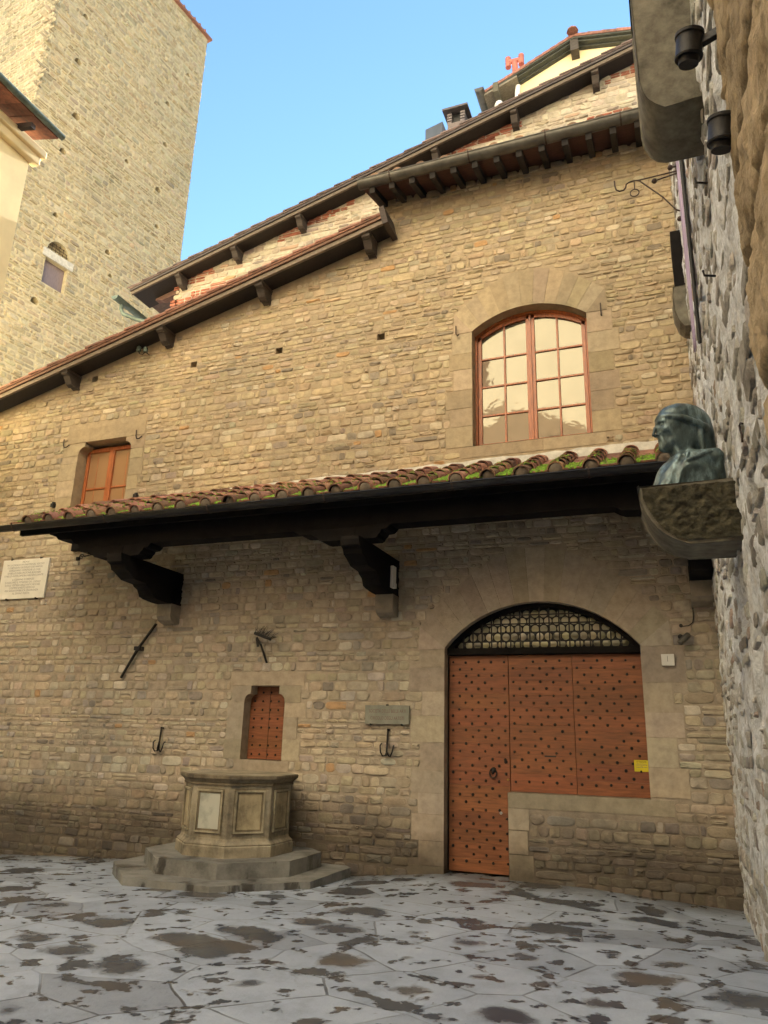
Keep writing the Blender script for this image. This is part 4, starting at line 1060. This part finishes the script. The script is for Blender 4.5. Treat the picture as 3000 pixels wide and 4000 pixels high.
# ================================================================== BUST
def sdf_bust():
    res = .0075
    ax = np.arange(-.36, .36, res); ay = np.arange(-.34, .34, res); az = np.arange(-.02, .70, res)
    X, Y, Z = np.meshgrid(ax, ay, az, indexing='ij'); AY = np.abs(Y)
    def ell(c, r, ym=False):
        yy = (AY if ym else Y); k0 = np.sqrt(((X-c[0])/r[0])**2+((yy-c[1])/r[1])**2+((Z-c[2])/r[2])**2)
        k1 = np.sqrt(((X-c[0])/r[0]**2)**2+((yy-c[1])/r[1]**2)**2+((Z-c[2])/r[2]**2)**2)+1e-9
        return k0*(k0-1)/k1
    def cap(a, b, ra, rb, ym=False):
        yy = (AY if ym else Y); a = np.array(a); b = np.array(b); d = b-a; L = float(d @ d)
        t = np.clip(((X-a[0])*d[0]+(yy-a[1])*d[1]+(Z-a[2])*d[2])/L, 0, 1)
        return np.sqrt((X-a[0]-t*d[0])**2+(yy-a[1]-t*d[1])**2+(Z-a[2]-t*d[2])**2)-(ra+(rb-ra)*t)
    def un(a, b, k):
        h = np.clip(.5+.5*(b-a)/k, 0, 1); return b*(1-h)+a*h-k*h*(1-h)
    def sub(a, b, k):
        h = np.clip(.5-.5*(a+b)/k, 0, 1); return a*(1-h)-b*h+k*h*(1-h)
    Z = Z-.04
    d = ell((.03, 0, .475), (.155, .108, .14))
    d = un(d, ell((.085, 0, .41), (.095, .08, .125)), .03)
    d = un(d, ell((.105, 0, .325), (.062, .055, .06)), .03)
    d = un(d, ell((.15, 0, .292), (.026, .028, .026)), .022)
    d = un(d, cap((.158, .0, .488), (.152, .058, .480), .019, .015, True), .010)
    d = un(d, ell((.13, .058, .418), (.036, .024, .022), True), .015)
    d = sub(d, ell((.182, .042, .458), (.036, .026, .019), True), .007)
    d = un(d, ell((.150, .038, .457), (.017, .017, .0135), True), .003)
    d = sub(d, ell((.15, .078, .36), (.04, .026, .038), True), .018)
    d = un(d, cap((.166, 0, .480), (.196, 0, .440), .0105, .012), .006)
    d = un(d, cap((.196, 0, .440), (.212, 0, .390), .012, .0115), .005)
    d = un(d, ell((.185, .016, .389), (.02, .010, .010), True), .005)
    d = un(d, cap((.162, 0, .352), (.156, .026, .347), .0105, .007, True), .006)
    d = un(d, cap((.16, 0, .33), (.153, .024, .335), .012, .007, True), .006)
    d = sub(d, cap((.18, 0, .341), (.165, .03, .340), .004, .003, True), .004)
    d = sub(d, cap((.168, .03, .388), (.148, .046, .322), .008, .007, True), .006)
    # coif over ears and cheeks
    d = un(d, ell((.01, .07, .39), (.085, .032, .125), True), .015)
    d = un(d, cap((.05, .086, .47), (.06, .05, .275), .013, .013, True), .006)
    d = un(d, ell((-.03, 0, .40), (.13, .10, .17)), .03)
    # neck
    d = un(d, cap((-.03, 0, .14), (.02, 0, .33), .08, .068), .03)
    # cap with rolled brim sloping down to the back
    cp_ = ell((-.02, 0, .53), (.185, .128, .108)); cp_ = np.maximum(cp_, -(Z-.515-.30*(X-.16)))
    d = un(d, cp_, .008)
    tt = np.full_like(X, 9.0)
    ring = [(-.025+.185*math.cos(a), .127*math.sin(a)) for a in np.linspace(0, math.pi, 12)]
    for (a0, b0), (a1, b1) in zip(ring, ring[1:]):
        tt = np.minimum(tt, cap((a0, b0, .522+.29*(a0-.16)), (a1, b1, .522+.29*(a1-.16)), .02+.012*(.16-a0), .02+.012*(.16-a1), True))
    d = un(d, tt, .012)
    # hood falling behind to the shoulders
    d = un(d, ell((-.15, 0, .43), (.085, .10, .17)), .03)
    d = un(d, cap((-.17, .03, .5), (-.20, .02, .25), .05, .06, True), .03)
    d = un(d, cap((-.10, .105, .47), (-.12, .085, .28), .016, .02, True), .015)
    Z = Z+.04
    # torso, hollowed under the shoulders, draped
    t = ell((-.05, 0, .10), (.19, .19, .20)); t = un(t, ell((.08, 0, .02), (.15, .13, .22)), .05)
    t = sub(t, ell((.03, .25, .03), (.17, .13, .17), True), .02)
    d = un(d, t, .03)
    d = un(d, cap((-.03, .09, .25), (-.17, .15, .235), .05, .055, True), .03)
    d = un(d, cap((-.17, .15, .235), (-.21, .10, .10), .05, .05, True), .03)
    d = un(d, cap((.05, .06, .255), (.205, .055, .0), .035, .05, True), .025)
    col = np.full_like(X, 9.0)
    ring = [(-.01+.105*math.cos(a), .10*math.sin(a)) for a in np.linspace(0, math.pi, 10)]
    for (a0, b0), (a1, b1) in zip(ring, ring[1:]):
        col = np.minimum(col, cap((a0, b0, .255-.15*a0), (a1, b1, .255-.15*a1), .02, .02, True))
    d = un(d, col, .014)
    for a, b, r in (((.02, .125, .262), (.13, .13, .0), .011), ((.06, .09, .262), (.19, .105, .0), .010), ((-.12, .19, .26), (.03, .15, .2), .012), ((.10, .005, .22), (.25, .0, .0), .014)):
        d = un(d, cap(a, b, r, r*1.3, True), .010)
    nz_ = .0022*np.sin(X*61+Z*23)*np.sin(Y*57-Z*31)*np.sin(Z*49+X*17); d = d+nz_
    d = np.maximum(d, -Z+.0)
    return d, (ax[0], ay[0], az[0]), res
def surface_nets(D, org, res):
    ins = D < 0; nx, ny, nz_ = D.shape
    acc = np.zeros((nx-1, ny-1, nz_-1, 3)); cnt = np.zeros((nx-1, ny-1, nz_-1))
    cor = [(i, j, k) for i in (0, 1) for j in (0, 1) for k in (0, 1)]
    sl_ = lambda c: D[c[0]:nx-1+c[0], c[1]:ny-1+c[1], c[2]:nz_-1+c[2]]
    for a in cor:
        for b in cor:
            if b > a and sum(abs(p-q) for p, q in zip(a, b)) == 1:
                da, db = sl_(a), sl_(b); mk = (da < 0) != (db < 0); t = np.where(mk, da/(da-db+1e-12), 0)
                for i in range(3): acc[..., i] += np.where(mk, a[i]+(b[i]-a[i])*t, 0)
                cnt += mk
    act = cnt > 0; idx = -np.ones(act.shape, int); idx[act] = np.arange(act.sum())
    base = np.stack(np.nonzero(act), 1); V = (base+acc[act]/cnt[act][:, None])*res+np.array(org)
    F = []
    for axn in range(3):
        o1, o2 = [(1, 2), (2, 0), (0, 1)][axn]
        sl1 = [slice(None)]*3; sl2 = [slice(None)]*3; sl1[axn] = slice(0, -1); sl2[axn] = slice(1, None)
        A, B = ins[tuple(sl1)], ins[tuple(sl2)]; ch_ = np.stack(np.nonzero(A != B), 1)
        for c in ch_:
            if c[o1] < 1 or c[o2] < 1: continue
            cells = []
            for e1, e2 in ((0, 0), (1, 0), (1, 1), (0, 1)):
                q = list(c); q[o1] -= e1; q[o2] -= e2
                if any(q[i] >= act.shape[i] for i in range(3)): break
                cells.append(int(idx[tuple(q)]))
            if len(cells) == 4 and min(cells) >= 0: F.append(cells if B[tuple(c)] else cells[::-1])
    return V, F
D, org, res = sdf_bust(); V, Fc = surface_nets(D, org, res)
bp = PY(2676, 1888, -4.2)
yaw = R(180+25)
rot = np.array([[math.cos(yaw), -math.sin(yaw), 0], [math.sin(yaw), math.cos(yaw), 0], [0, 0, 1]])
b = MB(); b.add((V @ rot.T)*np.array([.97, .97, 1.03])+np.array([bp[0], -4.2, zt-.004]), Fc)
tag(b.build('bust', M['bronze'], smooth=180), 'dark green bronze bust of a hooded man in profile on the right wall bracket', 'bust')

# ================================================================== WELL
WX, WY = -5.47, -.70; zg = gz(WX, -1.5)
def octa(ap, cx=WX, cy=WY): 
    r = ap/math.cos(math.pi/8); return [(cx+r*math.cos(math.pi/8+i*math.pi/4), cy+r*math.sin(math.pi/8+i*math.pi/4)) for i in range(8)]
def clip_wall(poly, ymax=-.005):
    out = []
    for i in range(len(poly)):
        a, b_ = poly[i], poly[(i+1) % len(poly)]
        if a[1] <= ymax: out.append(a)
        if (a[1] <= ymax) != (b_[1] <= ymax):
            t = (ymax-a[1])/(b_[1]-a[1]); out.append((a[0]+t*(b_[0]-a[0]), ymax))
    return out
well = thing('stone_well', 'octagonal carved stone well on two worn steps against the house wall', 'well', (WX, WY, zg))
up_ = lambda a, c_, d: np.array([a, c_, d])
zs1, zs2, zd, ztop = -.015, .155, .16, 1.085
def jag(poly, n, amp, seed):
    r_ = random.Random(seed); out = []
    for i in range(len(poly)):
        a, c_ = poly[i], poly[(i+1) % len(poly)]
        for k in range(n):
            t = k/n; out.append((a[0]+(c_[0]-a[0])*t+(r_.uniform(-amp, amp) if k else 0), a[1]+(c_[1]-a[1])*t+(r_.uniform(-amp, amp) if k else 0)))
    return out
for nm, ap, z0, z1, sd_ in (('lower_step', 1.38, -.5, zs1, 1), ('upper_step', 1.03, zs1+.001, zs2, 2)):
    b = MB(); b.prism(jag(clip_wall(octa(ap)), 5, .008, sd_), up_, z0, z1); b.build(nm, M['step'], well, bevel=.022)
b = MB()
def ring_(ap0, z0, ap1, z1):
    a = clip_wall(octa(ap0)); c_ = clip_wall(octa(ap1)); n = len(a)
    b.add([up_(*p, z0) for p in a]+[up_(*p, z1) for p in c_], [(i, (i+1) % n, (i+1) % n+n, i+n) for i in range(n)])
pf = [(0.689, zs2), (0.689, .27), (0.677, .282), (0.682, .295), (0.668, .31), (0.652, .322), (0.641, .335), (0.634, .35), (0.625, .37)]
for p, q_ in zip(pf, pf[1:]): ring_(p[0], p[1], q_[0], q_[1])
b.build('plinth', M['well'], well)
b = MB(); b.prism(clip_wall(octa(.63)), up_, .36, .97); b.build('drum', M['well'], well, bevel=.006)
b = MB(); pf = [(0.630, .955), (0.652, .96), (0.657, .975), (0.648, .985), (0.657, .995), (0.670, 1.01), (0.693, 1.03), (0.707, 1.04), (0.711, 1.075), (0.700, ztop)]
for p, q_ in zip(pf, pf[1:]): ring_(p[0], p[1], q_[0], q_[1])
b.t = [(.66, .62, .58)]*b.n
b.prism(clip_wall(octa(.700)), up_, ztop-.03, ztop); b.build('rim', M['well'], well)
k_ = NT('pale_well_panel'); cpan = k_.mix(k_.ramp(k_.noise(2.6, 5, .6), [(.5, 0.0), (.68, .85)]), (.46, .47, .41), (.17, .175, .15)); k_.bump(k_.noise(20, 5, .65), .3, .008); M['panel_pale'] = k_.out(cpan, .8)
oc = octa(.63)
for i in range(8):
    a, c_ = np.array(oc[i]), np.array(oc[(i+1) % 8]); mid2 = (a+c_)/2
    if mid2[1] > -.15: continue
    e = (c_-a); ln = np.linalg.norm(e); e /= ln; nrm = mid2-np.array([WX, WY]); nrm /= np.linalg.norm(nrm)
    pw = lambda s, z, d: np.array([mid2[0]+e[0]*s+nrm[0]*d, mid2[1]+e[1]*s+nrm[1]*d, z])
    z0, z1, hw = .42, .91, ln/2-.075
    b = MB()
    for (o_, w_, d0) in ((0, .022, .026), (.026, .014, .014)):
        for (sa, sb, za, zb_) in ((-hw+o_, hw-o_, z1-o_-w_, z1-o_), (-hw+o_, hw-o_, z0+o_, z0+o_+w_), (-hw+o_, -hw+o_+w_, z0+o_+w_, z1-o_-w_), (hw-o_-w_, hw-o_, z0+o_+w_, z1-o_-w_)):
            b.prism(rect(sa, za, sb, zb_), pw, -.002, d0, 0, (1.15, 1.15, 1.1) if o_ == 0 else (.66, .62, .56))
    po = b.build('panel_moulding', M['well'], well, bevel=.002)
    front = nrm[1] < -.9
    b0 = MB(); b0.prism(rect(-hw-.010, z0-.010, hw+.010, z1+.010), pw, -.002, .003, 0, (.6, .56, .5)); b0.build('panel_groove', M['well'], well)
    b = MB(); b.prism(rect(-hw+.042, z0+.042, hw-.042, z1-.042), pw, -.002, .006, 0, (1.3, 1.25, 1.1)); b.build('panel', M['panel_pale'] if front else M['well'], po)

# ================================================================== PLAQUES AND SIGNS
t = thing('marble_plaque', 'white marble plaque with long carved inscription at the left edge of the wall', 'plaque', (-10.5, -.03, 4.05))
b = MB(); b.box((-11.01, -.05, 3.70), (-9.97, -.012, 4.395)); b.build('slab', M['marble'], t, bevel=.004)
lines = ['MCMXI', 'TRA LA CHIESA DI SAN MARTINO DEL VESCOVO', 'E LE ABITAZIONI DEI DONATI E DEI MARDOLI', 'SORGEVANO CONTIGVE LE CASE', 'DI BELLO E BELLINCIONE ALIGHIERI', 'E NELLE AVITA DIMORA NACQVE DANTE', 'IL COMVNE DI FIRENZE', "SI ASSICVRÒ IL POSSESSO DEL LVOGO", 'E SVLLE VESTIGIA DELLE ANTICHE CASE', 'COSTRVÌ QVESTO EDIFICIO', 'PER NVOVA PVBBLICA ONORANZA', 'AL DIVINO POETA']
zz = 4.355
for i, ln in enumerate(lines):
    zz -= .049 if i else .0
    if i == 6: zz -= .018
    wid = {1: .94, 2: .93, 8: .92}.get(i, None); s_ = .047; est = len(ln)*s_*.60
    kx = min(1, .93/est)
    text_part('inscription', ln, s_, lambda a, c_, z_=zz, k__=kx: (-10.49+a*k__, -.0508, z_-.008+c_), M['letters'], t)
for x, z in ((-10.82, 4.40), (-10.16, 4.40), (-10.80, 3.695), (-10.14, 3.695)):
    b = MB(); b.lathe([(.016, 0), (.016, .05)], (x, -.01, z), (0, -1, 0), 8); b.build('pin', M['iron'], t)
t = thing('grey_plaque', 'small grey stone plaque with faded lettering left of the big door', 'plaque', (-3.69, -.03, 1.87))
b = MB(); b.prism(jag(rect(-3.995, 1.75, -3.37, 1.99), 6, .004, 4), lambda a, c_, d: np.array([a, -d, c_]), .012, .05); b.build('slab', M['greystone'], t, bevel=.008)
text_part('inscription', 'SOCIETÀ DELLE BELLE ARTI', .062, lambda a, c_: (-3.675+a*.70, -.0512, 1.912+c_), M['letters_faint'], t)
text_part('inscription', 'CIRCOLO DEGLI ARTISTI', .062, lambda a, c_: (-3.675+a*.70, -.0512, 1.822+c_), M['letters_faint'], t)
for x, z in ((-3.68, 1.992), (-3.91, 1.742), (-3.47, 1.742)):
    b = MB(); b.lathe([(.012, 0), (.012, .05)], (x, -.01, z), (0, -1, 0), 8); b.build('pin', M['iron'], t)
c = PY(2507, 2992, .176); t = thing('warning_sticker', 'yellow warning sticker on the right edge of the studded door', 'sticker', (c[0], .176, c[2]))
b = MB(); b.box((c[0]-.085, .172, c[2]-.065), (c[0]+.085, .176, c[2]+.065)); b.build('sheet', M['yellowsign'], t)
text_part('heading', 'ATTENZIONE', .03, lambda a, c_: (c[0]+a*.62, .1712, c[2]+.045+c_), M['black'], t)
b = MB()
for z, hw in ((.022, .055), (.008, .066), (-.004, .012), (-.017, .06)):
    x = -hw
    while x < hw: w_ = rr.uniform(.006, .02); b.box((c[0]+x, .1708, c[2]+z-.0025), (c[0]+min(x+w_, hw), .1716, c[2]+z+.0025)); x += w_+.004
b.build('small_print', M['letters'], t)
c = PY(1957, 3176, .176); b = MB(); b.lathe([(.018, 0), (.018, .003)], (c[0], .178, c[2]), (0, -1, 0), 6); b.lathe([(.010, .0035), (.007, .004)], (c[0], .178, c[2]), (0, -1, 0), 12, 1)
tag(b.build('hexagon_tag', [M['white'], M['coppergreen']]), 'small white hexagonal tag low on the narrow door leaf', 'tag')

# ================================================================== IRONWORK AND FITTINGS ON THE HOUSE WALL
def hook_rack(label):
    t = thing('hook_rack', label, 'hook', (0, 0, 0), 'three pronged iron wall hooks')
    b = MB(); b.box((-.016, -.045, .14), (.016, .01, .17)); b.tube([(0, -.045, .16), (-.004, -.05, .0), (-.012, -.055, -.17)], .013, 7)
    b.tube([(-.09, -.04, -.02), (-.095, -.075, -.05), (-.085, -.08, -.13), (-.06, -.07, -.175), (-.03, -.055, -.17), (-.012, -.05, -.13)], .010, 7)
    b.tube([(.085, -.04, -.04), (.09, -.075, -.06), (.075, -.08, -.13), (.05, -.07, -.18), (.02, -.055, -.175), (-.004, -.05, -.13)], .010, 7)
    b.tube([(-.004, -.05, -.02), (.012, -.09, -.06), (.008, -.10, -.13), (-.006, -.08, -.17), (-.012, -.055, -.16)], .010, 7)
    o = b.build('prongs', M['iron'], t, smooth=60); return t
h1 = hook_rack('black three pronged iron hook left of the well, below the slanting bar'); h1.location = (-7.27, 0, 1.47)
h2 = h1.copy(); COL.objects.link(h2); h2.location = (-3.66, 0, 1.52); h2['label'] = 'black three pronged iron hook just under the small grey plaque'
ch_ = h1.children[0].copy(); COL.objects.link(ch_); ch_.parent = h2
b = MB(); pa, pb, pc = PY(610, 2437, -.05), PY(540, 2533, -.08), PY(472, 2647, -.05)
b.tube([pa, pb], .022, 8); b.tube([pb, pc], [.026, .018], 8); b.box((pb[0]-.06, -.11, pb[2]-.03), (pb[0]+.05, -.0, pb[2]+.03))
tag(b.build('iron_bar', M['iron'], smooth=40), 'slanting black iron bar on the wall under the left canopy bracket', 'iron bar')
t = thing('iron_rake_hook', 'black rake shaped iron fitting with bristling spikes above the small studded door', 'hook', (-5.6, -.1, 2.8))
b = MB(); A_ = lambda px, py, y=-.08: PY(px, py, y)
b.tube([A_(1003, 2490, -.14), A_(1020, 2520, -.12), A_(1042, 2590, -.05)], .016, 8); b.tube([A_(1003, 2495), A_(1008, 2526)], .018, 8); b.build('shaft', M['iron'], t, smooth=50)
b = MB(); e0, e1 = A_(995, 2473, -.13), A_(1058, 2497, -.13); b.tube([e0, e1], .022, 8)
for i in range(30):
    f = i/29; p = e0+(e1-e0)*f; a = R(70-50*f+rg.uniform(-20, 20)); ln = rg.uniform(.08, .17)
    b.tube([p, p+np.array([math.cos(a)*ln, rg.uniform(-.05, .05), math.sin(a)*ln])], [.004, .002], 4)
b.build('spiked_head', M['iron'], t)
hkl = ('small iron hook in the surround left of the small window', 'small iron hook in the surround right of the small window', 'small iron hook in the surround left of the arched window', 'thin iron pin in the surround right of the arched window')
for i, (px, py) in enumerate(((262, 1735), (545, 1700), (1786, 1300), (2347, 1210))):
    c = PY(px, py, -.02); b = MB()
    if i < 2: b.tube([c+np.array([-.055, -.03, .09]), c+np.array([-.05, -.03, -.02]), c+np.array([-.02, -.04, -.075]), c+np.array([.03, -.035, -.08]), c+np.array([.055, 0, -.02])], .010, 6)
    elif i == 2: b.tube([c+np.array([-.012, -.03, .10]), c+np.array([-.01, -.03, -.03]), c+np.array([.01, -.035, -.075]), c+np.array([.03, -.02, -.05])], .009, 6)
    else: b.tube([c+np.array([0, -.03, .09]), c+np.array([.002, -.03, -.085]), c+np.array([.002, .01, -.085])], .009, 6)
    tag(b.build('iron_hook' if i < 3 else 'iron_pin', M['rust'], smooth=60), hkl[i], 'hook' if i < 3 else 'pin', 'iron hooks round the windows' if i < 3 else None)
for px, py, lb in ((209, 1972, 'small black iron block left of the small window sill, above the canopy tiles'), (531, 1936, 'small black iron block right of the small window sill, above the canopy tiles')):
    c = PY(px, py, -.03); b = MB(); b.box((c[0]-.035, -.07, c[2]-.045), (c[0]+.035, .0, c[2]+.02)); b.box((c[0]-.025, -.05, c[2]+.02), (c[0]+.025, -.01, c[2]+.05)); tag(b.build('iron_block', M['iron'], bevel=.005), lb, 'iron block', 'iron blocks beside the small window')
t = thing('insulator_pair', 'pair of glass insulators on a rusty bent bracket under the gable eave', 'insulator', (-8.5, -.1, 8.1))
i1, i2, i3 = PY(543, 1362, -.14), PY(569, 1365, -.14), PY(583, 1386, -.02)
b = MB(); b.tube([i1+np.array([0, 0, -.05]), i1+np.array([.03, 0, -.11]), i2+np.array([-.05, 0, -.09]), i2+np.array([0, 0, -.05]), i3], .010, 6); b.build('stem', M['rust'], t, smooth=60)
for p in (i1, i2):
    b = MB(); b.lathe([(.02, -.055), (.042, -.05), (.045, -.02), (.03, -.01), (.04, .0), (.04, .03), (.02, .05)], p, (0, 0, 1), 12); b.build('insulator_bell', M['coppergreen'], t, smooth=40)
# scroll under the left bracket
c = PY(318, 2175, -.25); b = MB(); sp = [c+np.array([.05*(1-a/11)*math.cos(a), 0, .05*(1-a/11)*math.sin(a)]) for a in np.linspace(0, 9, 22)]
b.tube(sp, .008, 6); b.tube([sp[0], c+np.array([.10, .1, .05]), c+np.array([.15, .24, .09])], .010, 6); b.box((c[0]-.09, c[1]-.02, c[2]-.06), (c[0]-.04, c[1]+.02, c[2]+.0))
tag(b.build('iron_scroll', M['iron'], smooth=60), 'small curled iron scroll below the left end of the canopy', 'iron scroll')
# electrical things
xb = -3.69+.125; c = PXX(1530, 2255, xb); b = MB(); b.box((xb, c[1]-.06, c[2]-.15), (xb+.045, c[1]+.06, c[2]+.15)); b.box((xb+.045, c[1]-.02, c[2]-.15), (xb+.055, c[1]+.06, c[2]-.08))
tag(b.build('sensor_box', M['white'], bevel=.008), 'white upright sensor box on the side of the middle canopy bracket', 'sensor box')
t = thing('junction_box', 'square white junction box on the door surround at right', 'box', (-.115, -.02, 2.55))
b = MB(); b.box((-.19, -.05, 2.485), (-.045, -.012, 2.62)); b.box((-.122, -.053, 2.53), (-.118, -.049, 2.60), 1); b.build('cover', [M['white'], M['iron']], t, bevel=.004)
t = thing('wall_spotlight', 'grey cylindrical spotlight angled down above the white junction box', 'spotlight', (.08, -.1, 2.8))
p0, p1 = PY(2655, 2512, -.16), PY(2690, 2478, -.10)
b = MB(); b.lathe([(.034, 0), (.036, .01), (.036, np.linalg.norm(p1-p0)-.01), (.03, np.linalg.norm(p1-p0))], p0, p1-p0, 14); b.build('lamp_body', M['zinc'], t, smooth=40)
b = MB(); q0 = PY(2658, 2488, -.02); b.lathe([(.03, 0), (.03, .03)], q0, (0, -1, 0), 10); b.tube([q0, (p0+p1)/2], .012, 6); b.build('mount', M['iron'], t)
b = MB(); b.tube([PY(2703, 2300, -.015), PY(2705, 2360, -.02), PY(2709, 2415, -.02), PY(2706, 2432, -.02), PY(2690, 2444, -.02), PY(2660, 2447, -.02)], .006, 6); b.lathe([(.022, 0), (.022, .03)], PY(2660, 2445, -.0), (0, -1, 0), 8)
tag(b.build('cable', M['black'], smooth=60), 'thin black cable looping down from the right canopy bracket', 'cable')
c = PY(2738, 2198, -.45); t = thing('security_camera', 'small white camera peeping out below the bust bracket', 'camera', tuple(c))
b = MB(); ax_ = np.array([-.7, -.5, -.75]); b.lathe([(.03, -.06), (.036, -.055), (.036, .05), (.03, .06)], c, ax_, 12); b.build('camera_body', M['white'], t, smooth=40)
b = MB(); b.tube([c+np.array([.02, .02, .05]), c+np.array([.05, .1, .2])], .012, 6); b.build('mount', M['iron'], t)
